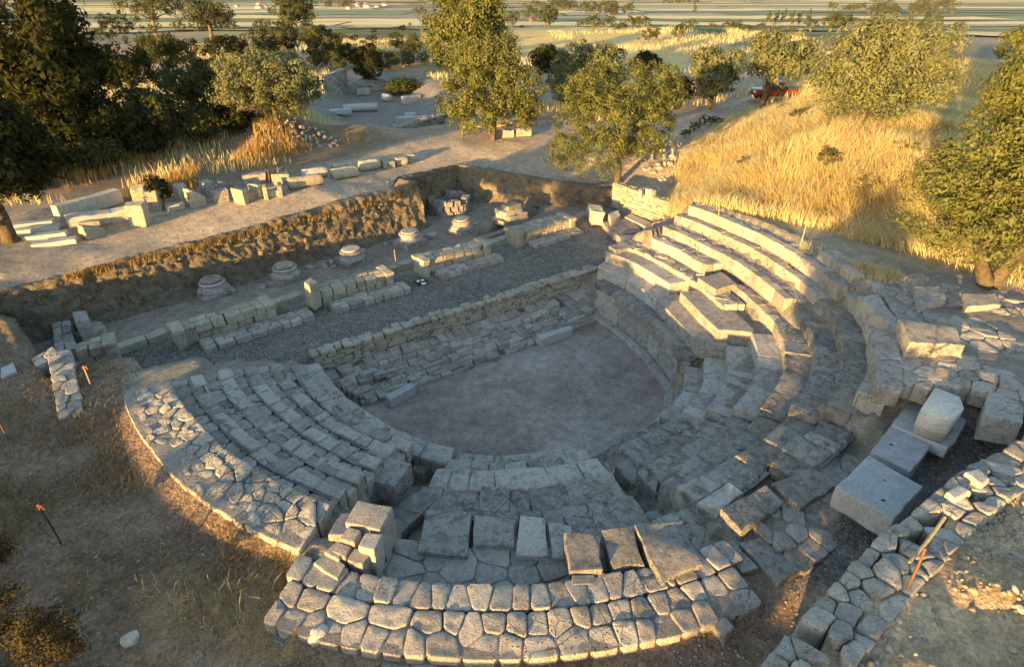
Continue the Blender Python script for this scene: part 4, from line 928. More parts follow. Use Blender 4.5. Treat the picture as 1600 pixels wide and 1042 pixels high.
ls_('flat_stone', [(1505, 738), (1525, 730), (1548, 748), (1530, 756)], 4.1, .2, M_WHITE, 'long sunlit flat stone higher on the bank edge', 'stone', GSL, .03, 8)
# ------------------------------------------------------------------ loose blocks along the road, odds and ends
def zat(v, u, yy):
    d = ray(u, v); return CH + d[2] * (yy / d[1])
GB2 = 'fallen blocks lined up along the dirt road'
def road_block(u0, u1, v0, v1, hh, label, kind='block', yawd=None, mat=M_WALL, pitch=0.):
    """u0..u1, v0..v1: outline in the photograph; stands on the ground at the bottom of it"""
    um = (u0 + u1) / 2; q = at(um, v1 - 3); a = at(u0, v1 - 3); c = at(u1, v1 - 3)
    Wd = np.hypot(*(c - a)[:2]); yaw = math.atan2(sdir[1], sdir[0]) if yawd is None else R(yawd); b = MB(); gz_ = G(q[0], q[1])
    if kind == 'shaft':
        L = Wd * .98; d = np.array([math.cos(yaw), math.sin(yaw), 0]); r0 = hh / 2
        pts = [np.array([q[0], q[1], gz_ + r0 * .93]) + d * L * (t - .5) for t in np.linspace(0, 1, 7)]
        pts = [p_ + [0, 0, 0] for p_ in pts]; b.tube(pts, [r0 * .97, r0, r0 * .98, r0, r0 * .99, r0 * .96, r0 * .93], 14); b.M[-1][:] = .015
    elif kind == 'cut':                                              # block with a recess, like an overturned cornice
        b.box((q[0], q[1], gz_ - .03), (Wd * .85, .42, hh * .55), yaw, .03, 9); d = np.array([math.cos(yaw), math.sin(yaw), 0])
        for s_ in (-1, .9): b.box(np.array([q[0], q[1], gz_ - .03]) + d * Wd * .36 * s_ + np.array([d[1], -d[0], 0]) * .1, (Wd * .22, .6, hh), yaw, .03, 8)
    elif kind == 'wedge':
        hx, hy = Wd / 2, .3; n_ = np.array([math.cos(yaw), math.sin(yaw), 0]); m_ = np.array([-n_[1], n_[0], 0]); o_ = np.array([q[0], q[1], gz_])
        b.stone([o_ - n_ * hx - m_ * hy + [0, 0, hh], o_ + n_ * hx - m_ * hy * .6 + [0, 0, hh * .45], o_ + n_ * hx + m_ * hy * .6 + [0, 0, hh * .4], o_ - n_ * hx + m_ * hy + [0, 0, hh * .95]], hh * .6, .05, 7)
        b.stone([o_ - n_ * hx - m_ * hy + [0, 0, hh * .5], o_ + n_ * hx * .9 - m_ * hy * .6 + [0, 0, hh * .3], o_ + n_ * hx * .9 + m_ * hy * .6 + [0, 0, hh * .3], o_ - n_ * hx + m_ * hy + [0, 0, hh * .5]], hh * .5, .03, 8)
    else:
        b.box((q[0], q[1], gz_ - .04), (Wd * .9, .5, hh), yaw, .055, 7, pitch=pitch, roll=.05)
    return tag(b.build('column_shaft' if kind == 'shaft' else 'stone_block', mat), label, 'column shaft' if kind == 'shaft' else 'stone block', GB2)
RB = [(104, 208, 318, 352, .42, 'long pale beam at the left end of the row, front of the pair', 'block'), (122, 160, 345, 358, .28, 'low slab in front of the long pale beam', 'block'), (131, 163, 352, 372, .5, 'pointed broken block in front of the long pale beam', 'wedge'),
      (174, 206, 336, 348, .32, 'short grey beam beneath the long pale beam', 'block'), (204, 237, 322, 354, .85, 'broad tilted block with sunlit left edge, front of the row', 'block'), (211, 234, 298, 322, .7, 'upright block just behind the broad tilted block', 'block'),
      (233, 256, 304, 330, .8, 'tall block left of the dark sapling', 'block'), (258, 291, 319, 328, .2, 'thin flat slab at the foot of the sapling', 'block'), (276, 297, 296, 316, .6, 'yellowish block right of the sapling', 'block'), (296, 322, 300, 324, .72, 'leaning slab with a sunlit left face', 'wedge'),
      (317, 336, 287, 308, .62, 'rounded grey boulder in the back of the row', 'block'), (344, 366, 284, 302, .55, 'pointed boulder beside the rounded grey one', 'wedge'), (334, 361, 301, 318, .5, 'grey block in front of the pointed boulder', 'block'), (367, 410, 293, 316, .6, 'bench-like overturned block with two feet', 'cut'),
      (381, 418, 277, 291, .5, 'grey block behind the bench-like block', 'block'), (415, 441, 293, 310, .5, 'square sunlit block right of the bench-like block', 'cut'), (428, 454, 275, 290, .45, 'low sunlit block with a dark front', 'block'), (416, 440, 270, 279, .35, 'small grey block at the edge of the road', 'block'),
      (452, 504, 277, 295, .48, 'grey column shaft lying in front of a paler one', 'shaft'), (472, 513, 267, 281, .45, 'pale column shaft behind the grey one', 'shaft'), (519, 560, 267, 282, .5, 'sunlit column shaft nearest the trench corner', 'shaft'), (519, 553, 260, 269, .32, 'thin grey shaft behind the sunlit shaft', 'shaft'),
      (561, 595, 255, 269, .48, 'column shaft with white end, third from the far end of the row', 'shaft'), (597, 617, 254, 265, .4, 'brown block next to the last but one shaft', 'block'), (617, 638, 249, 262, .42, 'short shaft near the far end of the row', 'shaft'), (636, 649, 246, 256, .4, 'last grey block at the far end of the row', 'block')]
for k, (u0, u1, v0, v1, hh, lab, kd) in enumerate(RB): road_block(u0, u1, v0, v1, hh, lab, kd, yawd=None if kd == 'shaft' or k in (0, 1, 3, 7) else 32 + rs.uniform(-30, 30), mat=M_WHITE if k in (0, 3, 7, 19, 22) else (M_WORN if k in (10, 11, 12, 14, 17, 23, 25) else M_WALL), pitch=0.)
b = MB(); q0 = at(110, 350); L_ = at(210, 322) - q0; yaw0 = math.atan2(L_[1], L_[0]); c = (q0 + at(210, 322)) / 2; n_ = np.array([-math.sin(yaw0), math.cos(yaw0), 0]); c = c + n_ * .75
b.box((c[0], c[1], G(c[0], c[1]) - .02), (np.hypot(*L_[:2]) * .98, .42, .5), yaw0, .02, 9); tag(b.build('stone_block', M_WHITE), 'long pale beam at the left end of the row, rear of the pair', 'stone block', GB2)
for k, (u, v) in enumerate(((52, 353), (60, 361), (72, 371), (87, 382))):
    q = at(u, v); b = MB(); b.box((q[0], q[1], G(q[0], q[1]) - .02), (1.25, .36, .16), .42, .015, 12); tag(b.build('stone_slab', M_MARB), ('farthest', 'second farthest', 'second nearest', 'nearest')[k] + ' of four thin grey slabs laid in parallel at the left edge', 'stone slab', 'four thin slabs by the dark tree')
# marble pieces on the lower excavated ground
GX = 'marble fragments in the older excavation'
def frag(u0, u1, v0, v1, hh, lab, shaft=False, yawd=0, mat=M_MARB):
    a, c = at(u0, v1), at(u1, v1); q = (a + c) / 2; Wd = np.hypot(*(c - a)[:2]); gz_ = G(q[0], q[1]); b = MB(); d = np.array([math.cos(R(yawd)), math.sin(R(yawd)), 0])
    if shaft: b.tube([np.array([q[0], q[1], gz_ + hh * .48]) + d * Wd * (t - .5) for t in np.linspace(0, 1, 6)], hh / 2, 12); b.M[-1][:] = .02
    else: b.box((q[0], q[1], gz_ - .02), (Wd, .6, hh), R(yawd), .04, 9)
    tag(b.build('marble_shaft' if shaft else 'marble_block', mat), lab, 'marble fragment', GX)
frag(537, 590, 160, 174, .6, 'longest bluish marble shaft in the older excavation', True, 18); frag(513, 537, 170, 177, .3, 'flat marble slab touching the longest bluish shaft', False, 12)
frag(559, 578, 140, 148, .5, 'small white block by the ruined wall, excavation', False, 5, M_WHITE); frag(597, 612, 146, 159, .6, 'tilted marble shaft pointing away, excavation', True, 140); frag(634, 652, 150, 160, .55, 'isolated white capital on the bare ground', False, 30, M_WHITE)
frag(633, 650, 178, 187, .5, 'pale shaft stump at the end of the low footing wall', True, 10, M_WHITE); frag(650, 692, 180, 188, .35, 'row of flat marble slabs left of the tree trunk', False, 12)
def fw_(u0, v0, u1, v1, h, lab, mat=M_WORN, th=.6):
    a, c = at(u0, v0), at(u1, v1); z = min(a[2], c[2]); wall_between('ruined_wall', a, c, z - .1, z + h, z + h, th, lab, mat, .22, .5, 'ruined wall', 1, .05)
fw_(560, 208, 700, 186, .35, 'low footing wall running towards the tree trunk'); fw_(508, 150, 545, 138, 1.6, 'dark overgrown stub of ruined wall beside the olive bush'); fw_(563, 140, 625, 137, .9, 'low ruined wall at the back of the older excavation', M_RUB)
# rubble heaps
def heap(name, u, v, rx, ry, n, hh, mat, lab, smin=.12, smax=.4):
    q = at(u, v); b = MB()
    for k in range(n):
        a = rs.rand() * 6.28; r_ = math.sqrt(rs.rand()); x_, y_ = q[0] + rx * r_ * math.cos(a), q[1] + ry * r_ * math.sin(a); s_ = rs.uniform(smin, smax)
        b.box((x_, y_, G(x_, y_) + hh * (1 - r_) * rs.rand() - .05), (s_, s_ * rs.uniform(.6, 1), s_ * rs.uniform(.5, .9)), rs.rand() * 3, .05, 6, rs.uniform(-.5, .5), rs.uniform(-.5, .5), res=.25)
    tag(b.build(name, mat), lab, 'rubble heap', kind='stuff')
heap('rubble_heap', 458, 208, 2.4, 1.4, 260, .6, M_WORN, 'pale grey heap of broken stone below the olive bush', .07, .24); heap('rubble_heap', 1052, 248, 1.6, 3.2, 230, .25, M_RUB, 'pale strewn heap of stones at the foot of the grassy hill', .06, .24)
# stakes and posts
def stake(name, top, base, z, rad, mat, lab, cat, tape=False, group=None):
    q = W(*base, z); d = ray(*top); zt_ = CH + d[2] * (q[1] / d[1]); p1 = np.array([q[0] + (top[0] - base[0]) * 0, q[1], zt_]); xx = d[0] * (q[1] / d[1]); p1[0] = xx
    e = empty(name, q, lab, cat, group); b = MB(); b.tube([q - [0, 0, .15], q * .5 + p1 * .5 + np.array([.008, 0, 0]), p1], rad, 8); b.build('rod', mat, e)
    if tape:
        b = MB(); b.tube([p1 * .92 + q * .08, p1 * 1.02 - q * .02], rad * 1.8, 8); dd_ = np.array([.06, -.02, .01]); b.tube([p1, p1 + dd_, p1 + dd_ * 1.6 - [0, 0, .06]], rad * .7, 5); b.build('tape', M_ORNG, e)
    return e
GK = 'iron stakes round the excavation'
stake('iron_stake', (60, 790), (97, 850), 2.33, .013, M_BLACK, 'black iron stake tied with orange tape, standing on the dark lower left ground', 'stake', True, GK)
stake('iron_stake', (131, 573), (147, 617), 2.1, .016, M_WOOD, 'pale stake with orange tip beside the rubble cross wall', 'stake', True, GK)
stake('iron_stake', (1, 664), (14, 690), 2.3, .016, M_RUST, 'rusty stake at the left edge of the picture', 'stake', False, GK)
stake('iron_stake', (1446, 856), (1424, 906), 4.25, .016, M_RUST, 'short rusty stake standing on the sandy bank at the lower right', 'stake', False, GK)
q = W(1448, 846, 4.35); b = MB(); b.tube([W(1420, 878, 4.32), q, W(1476, 808, 4.45)], .022, 7); tag(b.build('wooden_stick', M_WOOD), 'thin bleached stick lying on the sandy bank beside the rusty stake', 'stick')
for (top, base, z, lab) in (((1262, 342), (1252, 378), 3.75, 'leaning stake at the foot of the golden grass, left of two'), ((1411, 376), (1404, 404), 3.75, 'pale stake in the shadow patch on the path below the hill'), ((1123, 314), (1124, 332), 3.6, 'short stake behind the top seat row')): stake('iron_stake', top, base, z, .017, M_WOOD, lab, 'stake', False, GK)
stake('iron_stake', (616, 390), (620, 428), 1.3, .014, M_WOOD, 'thin upright stake by the low sill between two piers', 'stake', False, GK)
# bench and trestle under the tree by the yard
q = at(765, 212); e = empty('bench', q, 'rustic wooden bench on two posts left of the tree trunk by the yard', 'bench'); d = np.array([.98, .2, 0])
b = MB(); b.tube([q - d * 1.5 + [0, 0, .5], q + d * 1.6 + [0, 0, .5]], .09, 8); b.build('seat', M_WOOD, e)
for s_ in (-1.5, 0, 1.5): b = MB(); b.tube([q + d * s_ - [0, 0, .1], q + d * s_ + [0, 0, .85 if s_ < -1 else .5]], .07, 8); b.build('leg', M_BARK, e)
q = at(803, 207); e = empty('trestle', q, 'dark trestle of crossed poles beside the bench under the tree', 'trestle')
for s_ in (-.55, .55):
    for t_ in (-1, 1): b = MB(); b.tube([q + [s_ * 1.5, t_ * .25, -.1], q + [s_ * .55, t_ * -.05, 1.5]], .05, 7); b.build('pole', M_BARK, e)
b = MB(); b.tube([q + [-.6, 0, 1.3], q + [.6, 0, 1.3]], .05, 7); b.tube([q + [-.8, 0, .6], q + [.8, 0, .6]], .04, 7); b.build('crossbar', M_BARK, e)
for k, (u, v, lab) in enumerate(((787, 214, 'brown boulder just right of the tree trunk by the yard'), (815, 212, 'flat brown boulder at the end of the rough bench'))):
    q = at(u, v); b = MB(); b.box((q[0], q[1], q[2] - .1), (1.0, .6, .5), .2, .08, 6); tag(b.build('boulder', M_WORN), lab, 'boulder', 'boulders under the tree by the yard')
for (u, v, z, s_, lab) in ((205, 1002, 2.2, .2, 'white stone lying on the brown lower left ground'), (500, 1000, 2.05, .26, 'small pale block before the left end of the front wall'), (695, 600, .0, .0, '')):
    if s_: q = at(u, v); b = MB(); b.box((q[0], q[1], q[2] - .05), (s_ * 1.1, s_ * .9, s_ * .95), .5, .03, 3.2, res=.05); tag(b.build('stone', M_WHITE), lab, 'stone')
# red pickup truck behind the hill, at the end of the road
q = at(1214, 157); q = np.array([q[0], q[1], G(q[0], q[1])]); car = empty('pickup_truck', q, 'red pickup truck half hidden behind a tree trunk and the grassy hill', 'pickup truck')
def cbox(x0, x1, y0, y1, z0, z1, top=1.0, r_=.06, name=None, mat=M_RED):
    b = MB(); b.raw([], [], []) if False else None
    w_ = (x1 - x0) / 2 * top; cx = (x0 + x1) / 2
    V = [(x0, y0, z0), (x1, y0, z0), (x1, y1, z0), (x0, y1, z0), (cx - w_, y0 + (1 - top) * .3, z1), (cx + w_, y0 + (1 - top) * .3, z1), (cx + w_, y1 - (1 - top) * .3, z1), (cx - w_, y1 - (1 - top) * .3, z1)]
    b.raw(np.array(V) + q, [(0, 3, 2, 1), (4, 5, 6, 7), (0, 1, 5, 4), (1, 2, 6, 5), (2, 3, 7, 6), (3, 0, 4, 7)]); return b
def add_car(name, b, mat, bev=.05):
    o = b.build(name, mat, car, smooth=False); m = o.modifiers.new('b', 'BEVEL'); m.width = bev; m.segments = 2; return o
b = cbox(-2.3, 2.3, -.85, .85, .42, .95); add_car('body', b, M_RED, .1); add_car('cab', cbox(-1.25, .35, -.78, .78, .95, 1.55, .78), M_RED, .08)
add_car('window', cbox(-1.05, .15, -.80, .80, 1.05, 1.42, .86), M_GLASS, .02); add_car('cargo_bed', cbox(.45, 2.25, -.78, .78, .9, 1.12), M_BLACK, .02)
for x_ in (-1.45, 1.4):
    for y_ in (-.8, .8): b = MB(); b.tube([q + [x_, y_ - .1, .34], q + [x_, y_ + .1, .34]], .34, 16); b.build('wheel', M_TYRE, car)
car.scale = (.82, .82, .82)
for y_ in (-.6, .6): add_car('headlight', cbox(-2.34, -2.28, y_ - .14, y_ + .14, .68, .84), M_PAPER, .01)
# ------------------------------------------------------------------ vegetation
def unit(n): v = rs.randn(n, 3); return v / np.linalg.norm(v, axis=1, keepdims=True)
def crown_mesh(name, lobes, n, leaf, mat, clump=.26, per=48, droop=0., inner=.15, up=.25, gaps=.4):
    lobes = np.array(lobes, float); wt = (lobes[:, 3] * lobes[:, 4] + lobes[:, 4] * lobes[:, 5] + lobes[:, 3] * lobes[:, 5]); wt /= wt.sum()
    nc = max(8, n // per); li = rs.choice(len(lobes), nc, p=wt); d = unit(nc); d[:, 2] += up * rs.rand(nc); d /= np.linalg.norm(d, axis=1, keepdims=True)
    rad = np.where(rs.rand(nc) < inner, rs.uniform(.3, .7, nc), rs.uniform(.7, 1.1, nc))
    o9 = rs.rand(3) * 40; rad = rad * (1 + .62 * (vn(d * 2.2 + o9 + li[:, None]) - .5)); cen = lobes[li, :3] + d * lobes[li, 3:6] * rad[:, None]
    sc_ = lobes[:, 3].max(); kp = vn(cen / sc_ * 3.4 + o9) > gaps; cen, d, rad = cen[kp], d[kp], rad[kp]; nc = len(cen)
    # keep the clumps near the outside of the whole crown
    cr = rs.rand(nc); m = nc * per; ci = np.repeat(np.arange(nc), per); cs = clump * 1.35 * rs.uniform(.55, 1.45, nc)
    # each tuft is a small shell of leaves facing outwards
    o_ = unit(m) + d[ci] * .55 + np.array([0, 0, .15]); o_ /= np.linalg.norm(o_, axis=1, keepdims=True)
    P = cen[ci] + o_ * (cs[ci] * rs.uniform(.55, 1.1, m))[:, None] * np.array([1, 1, .85]); P[:, 2] -= droop * rs.rand(m)
    nr = o_ * 1.1 + unit(m) * .55; nr /= np.linalg.norm(nr, axis=1, keepdims=True)
    t = unit(m) + np.array([0, 0, .45]); t -= nr * (t * nr).sum(1, keepdims=True); t /= np.linalg.norm(t, axis=1, keepdims=True) + 1e-9; b = np.cross(nr, t)
    L = (leaf * rs.uniform(.6, 1.4, m))[:, None]; Wd = L * rs.uniform(.4, .65, m)[:, None]
    V = np.stack([P - t * L, P + b * Wd * .8 + nr * L * .12, P + t * L, P - b * Wd * .8 + nr * L * .12], 1).reshape(-1, 3)
    A = np.clip(.6 * cr[ci] + .4 * rs.rand(m), 0, 1)
    return mk_mesh(name, V, [np.arange(4 * m).reshape(-1, 4)], mat, {'rnd': np.repeat(A, 4)})
def auto_lobes(w, d, z0, z1, k, seed, main=.72, small=.42):
    r = np.random.RandomState(seed); cz, hz = (z0 + z1) / 2, (z1 - z0) / 2; L = [(0, 0, cz, w / 2 * main, d / 2 * main, hz * main)]
    for i in range(k):
        a = 2 * math.pi * (i + r.rand() * .7) / k; e = r.uniform(-.75, .9); c_ = math.sqrt(max(0, 1 - e * e)); s_ = small * r.uniform(.75, 1.25)
        L.append((w / 2 * (1 - s_ * .8) * c_ * math.cos(a), d / 2 * (1 - s_ * .8) * c_ * math.sin(a), cz + hz * (1 - s_) * e, w / 2 * s_, d / 2 * s_, hz * s_ * 1.05))
    return L
def make_tree(name, base, lobes, n, leaf, mat, trunk_r, fork_z, label, cat='tree', group=None, forks=None, clump=.26, bark=M_BARK, droop=0., limbs=5, inner=.15, gaps=.4):
    e = empty(name, base, label, cat, group)
    o = bpy.data.objects.new('crown', crown_mesh('crown', lobes, n, leaf, mat, clump, droop=droop, inner=inner, gaps=gaps)); COL.objects.link(o); o.parent = e
    b = MB(); bs = np.array(base, float); lb = sorted(lobes, key=lambda l: -l[3] * l[4])
    for (fx, fy, bend) in (forks or [(0., 0., .08)]):
        top = bs + [fx, fy, fork_z]; pts = [bs + [fx * .12, fy * .12, -.3], bs + [fx * .2, fy * .2, .05], bs + [fx * .6 + bend, fy * .6, fork_z * .5], top]
        b.tube(pts, [trunk_r * 1.5, trunk_r * 1.1, trunk_r * .85, trunk_r * .7], 10, jit=.12); b.M[-1][:] = .03
        for l in lb[:limbs]:
            tgt = bs + np.array(l[:3]); mid_ = top * .5 + tgt * .5 + (rs.rand(3) - .5) * .3; b.tube([top - [0, 0, .15], mid_, tgt + (tgt - mid_) * .5], [trunk_r * .55, trunk_r * .32, trunk_r * .08], 6)
    b.build('trunk', bark, e); return e
def px_tree(name, box, base, n, leaf, mat, label, k=9, seed=1, tr=.15, group=None, cat='tree', depthk=1.0, bz=None, main=.72, small=.42, clump=.26, limbs=5, lob=None, forks=None, fork=None, gaps=.38):
    q = at(*base) if bz is None else W(*base, bz); y0 = q[1]; dep = y0 * CT + (CH - q[2]) * ST
    u0, u1, v0, v1 = box; u0, u1 = u0 + (u1 - u0) * .04, u1 - (u1 - u0) * .04; v0 = v0 + (v1 - v0) * .04; xa = (u0 - CX) / F * dep; xb = (u1 - CX) / F * dep; w_ = xb - xa; ofx = (xa + xb) / 2 - q[0]
    z1 = zat(v0, (u0 + u1) / 2, y0) - q[2]; z0 = max(.05, zat(v1, (u0 + u1) / 2, y0) - q[2])
    L = auto_lobes(w_, w_ * depthk, z0, z1, k, seed, main, small) if lob is None else [(a * w_ / 2, b_ * w_ / 2 * depthk, (z0 + z1) / 2 + c * (z1 - z0) / 2, r1 * w_ / 2, r1 * w_ / 2 * depthk, r2 * (z1 - z0) / 2) for a, b_, c, r1, r2 in lob]
    L = [(l[0] + ofx, *l[1:]) for l in L]
    return make_tree(name, (q[0], q[1], q[2]), L, n, leaf, mat, tr, fork or max(.3, z0 + .25 * (z1 - z0)), label, cat, group, forks, clump, limbs=limbs, gaps=gaps)
px_tree('oak_tree', (846, 1056, 92, 272), (965, 288), 62000, .052, M_OAK, 'round olive green oak standing alone between yard and theatre', 12, 3, .14, gaps=.38, clump=.2, forks=[(-.1, 0, .05)],
    lob=[(0, 0, .05, .62, .7), (-.62, 0, -.25, .36, .5), (-.35, -.2, .5, .42, .42), (.2, .1, .55, .45, .42), (.68, 0, .42, .32, .48), (.5, -.2, -.1, .42, .45), (-.2, -.4, -.45, .45, .4), (.62, 0, -.42, .28, .3), (-.75, .1, -.6, .24, .3), (.1, -.5, .1, .45, .45)])
px_tree('oak_tree', (688, 846, 48, 208), (770, 219), 36000, .075, M_OAK, 'oak with a dark left side and bare trunk at the edge of the yard', 10, 5, .16, clump=.28,
    lob=[(0, 0, .1, .6, .65), (-.6, 0, -.3, .42, .5), (.55, -.1, -.1, .42, .5), (.1, 0, .6, .45, .4), (-.3, .1, .45, .4, .4), (.7, 0, -.5, .26, .35), (-.2, -.3, -.5, .45, .4)])
px_tree('plane_tree', (674, 802, -70, 130), (738, 182), 34000, .1, M_OAK, 'tallest tree rising out of the top edge behind the bare trunked oak', 11, 8, .22, clump=.36)
px_tree('olive_tree', (1242, 1466, 24, 190), (1340, 202), 46000, .066, M_OLIVE, 'broad grey-green olive tree behind the crest of the golden hill', 14, 9, .15, gaps=.44, clump=.28, main=.8, small=.34,
    lob=[(0, 0, .1, .78, .8), (-.55, 0, -.1, .42, .6), (.45, 0, .35, .45, .55), (0, 0, .55, .5, .45), (.65, 0, -.05, .36, .55), (-.4, -.2, .4, .45, .45), (.15, -.4, -.3, .5, .45), (-.3, -.3, -.45, .4, .4)])
px_tree('olive_tree', (1362, 1690, 34, 425), (1545, 445), 105000, .05, M_OAK, 'big tree with forked trunk filling the right edge beside the path', 14, 12, .16, bz=3.75, gaps=.43, clump=.24, forks=[(-.55, 0, -.18), (.45, .1, .2)], fork=1.5, depthk=.9,
    lob=[(.3, .2, .1, .5, .6), (-.42, 0, .02, .28, .2), (-.66, -.1, -.38, .33, .3), (-.3, -.35, -.45, .36, .3), (.35, -.2, .5, .5, .42), (.0, 0, .72, .42, .3), (.6, 0, .1, .5, .6), (.3, -.4, -.35, .4, .3), (-.8, 0, -.1, .18, .14), (-.28, 0, .32, .32, .3), (-.45, -.1, -.08, .36, .32), (-.02, 0, .58, .4, .3), (-.15, .2, .35, .32, .36), (.12, -.3, -.1, .34, .28), (.4, 0, .85, .42, .2)])
px_tree('oak_tree', (1066, 1152, 64, 163), (1108, 170), 13000, .10, M_OLIVE, 'rounded tree left of the red pickup, at the far end of the road', 8, 15, .15, clump=.3)
px_tree('oak_tree', (1143, 1264, 40, 140), (1190, 172), 16000, .11, M_OLIVE, 'spreading tree whose dark trunk stands in front of the red pickup', 9, 17, .2, clump=.33)
px_tree('oak_tree', (846, 975, 56, 165), (905, 178), 15000, .11, M_OLIVE, 'bushy tree behind the round oak, between yard and fields', 9, 19, .15, clump=.33)
px_tree('olive_bush', (356, 510, 60, 190), (432, 196), 36000, .075, M_OLIVE, 'large grey-green olive bush above the pale rubble heap', 11, 21, .14, cat='bush', clump=.28)
GD = 'dark trees and bushes crowding the left bank'
px_tree('dark_tree', (34, 196, -60, 215), (115, 232), 22000, .14, M_DARK_SHADED, 'tall dark tree reaching the top edge, its left side rust brown in the sun', 10, 23, .25, GD, clump=.4)
px_tree('dark_tree', (-90, 108, 120, 350), (15, 372), 30000, .11, M_DARK_SHADED, 'dark leafy tree hanging in from the left edge over the road', 11, 25, .2, GD, bz=3.0, clump=.34)
px_tree('dark_tree', (-90, 60, -70, 140), (-10, 205), 14000, .15, M_DARK_SHADED, 'almost black tree in the upper left corner', 8, 27, .25, GD, clump=.45)
for box, base, sd_, lab, mt in (((190, 302, 128, 228), (248, 234), 31, 'dull green bush on the bank straight above the sapling', M_BUSH), ((258, 374, 96, 190), (318, 202), 33, 'bush with sunlit top between the tall dark tree and the olive bush', M_BUSH), ((165, 262, 60, 145), (215, 175), 35, 'black-green bush right of the tall dark tree', M_DARK_SHADED), ((225, 310, 50, 120), (270, 140), 37, 'bush with yellow-green lit leaves behind the black-green one', M_BUSH),
        ((90, 205, 150, 245), (150, 248), 39, 'low dark bush at the foot of the tall dark tree', M_DARK_SHADED), ((318, 402, 48, 102), (360, 112), 41, 'low dense shrub left of the sparse tall tree', M_DARK_SHADED), ((385, 484, 28, 90), (436, 100), 43, 'broad dark green shrub under the sparse tall tree', M_BUSH), ((476, 540, 33, 104), (507, 110), 45, 'upright bush right of the olive bush', M_BUSH), ((552, 608, 62, 132), (580, 137), 47, 'dark upright shrub at the back of the older excavation', M_DARK_SHADED),
        ((826, 884, 66, 120), (855, 130), 49, 'dark shrub between the bare trunked oak and the bushy tree', M_DARK_SHADED), ((985, 1035, 76, 112), (1010, 118), 51, 'dark round shrub behind the round oak', M_DARK_SHADED), ((1025, 1075, 118, 165), (1050, 172), 53, 'dark shrub in the gap right of the round oak', M_DARK_SHADED), ((0, 95, 240, 300), (50, 300), 55, 'low shrub in the shade under the leftmost trees', M_DARK_SHADED), ((605, 660, 125, 160), (632, 145), 57, 'low scrub by the ruined wall', M_BUSH)):
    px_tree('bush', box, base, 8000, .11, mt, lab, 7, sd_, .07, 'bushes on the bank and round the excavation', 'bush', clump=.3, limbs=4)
for k, (box, sd_) in enumerate((((285, 345, 165, 222), 101), ((340, 395, 165, 205), 102), ((205, 262, 195, 240), 103), ((120, 190, 215, 262), 104), ((60, 125, 200, 262), 105), ((255, 325, 60, 105), 106), ((300, 352, 90, 130), 107), ((395, 470, 55, 95), 108), ((150, 215, 20, 75), 109), ((350, 420, 75, 120), 110), ((530, 575, 70, 105), 111))):
    px_tree('bush', box, ((box[0] + box[1]) / 2, box[3] + 2), 6000, .1, M_BUSH if k % 3 == 0 else M_DARK_SHADED, ('low bush just left of the rubble heap', 'flat bush directly under the olive bush', 'rounded low bush above the sapling', 'low bush above the front end of the long beam', 'bush below the tall dark tree beside the leftmost tree', 'shrub under the spreading pine', 'shrub between the dense round tree and the olive bush', 'shrub on the crest left of the olive bush', 'dark bush filling the gap beside the tall dark tree', 'shrub just behind the olive bush', 'shrub between the two upright bushes of the excavation')[k], 6, sd_, .05, 'bushes on the bank and round the excavation', 'bush', clump=.28, limbs=3)
for box, base, sd_, lab in (((188, 302, -40, 52), (245, 60), 61, 'spreading pine at the top edge right of the tall dark tree'), ((295, 368, -14, 54), (331, 62), 63, 'dense round tree at the top edge'), ((258, 300, -20, 26), (284, 44), 65, 'smaller tree between the pine and the dense round tree'), ((428, 505, -25, 46), (466, 66), 67, 'sparse tall tree rising above the shrubs')):
    px_tree('pine_tree', box, base, 9000, .2, M_FAR if sd_ != 67 else M_BUSH, lab, 7, sd_, .3, 'trees along the top left edge', 'tree', clump=.55)
px_tree('sapling', (239, 273, 276, 318), (256, 324), 1600, .07, M_DARK_SHADED, 'slender dark sapling among the fallen blocks', 5, 71, .03, cat='sapling', clump=.16, limbs=6)
px_tree('olive_tree', (1555, 1680, 30, 110), (1600, 130), 8000, .16, M_OAK, 'shaded olive tree behind the big tree, right edge', 7, 73, .2, bz=4.5, clump=.4)
# trees that only stand outside the picture, up-sun on the left: they throw the long evening shadows
for k, (np_, s_, hh, ww, z0_) in enumerate(((.5, -9., 3.6, 2.8, .5), (12.6, -5., 2.1, 1.7, .3), (-9.5, -12., 4.6, 2.6, 1.2), (15.5, -6., 3.0, 3.0, .6))):
    x_, y_ = np_ * -.83 + s_ * .56, np_ * .56 + s_ * .83
    make_tree('oak_tree', (x_, y_, G(x_, y_)), auto_lobes(ww, ww, z0_, hh, 8, 80 + k), 9000, .12, M_OAK, .1, max(.6, z0_ + .4), ('bushy oak on the south side of the theatre, behind the camera', 'small oak on the slope beside the cobbled wall, outside the picture', 'oak on the sandy bank behind the camera', 'low oak west of the rubble cross wall')[k], 'tree', 'oaks south and west of the theatre', clump=.3, gaps=.25, inner=.3)
for k, (box, bs_, lab) in enumerate((((-60, 70, 925, 1010), (15, 1030), 'dark dry shrub filling the lower left corner'), ((60, 150, 965, 1030), (105, 1045), 'low dark shrub at the bottom edge near the lower left corner'), ((-40, 30, 840, 905), (-5, 915), 'dark shrub at the left edge below the orange taped stake'))):
    px_tree('dry_bush', box, bs_, 6000, .022, M_BRUSH, lab, 6, 120 + k, .02, 'dark shrubs in the lower left corner', 'bush', clump=.1, limbs=4, bz=2.3)
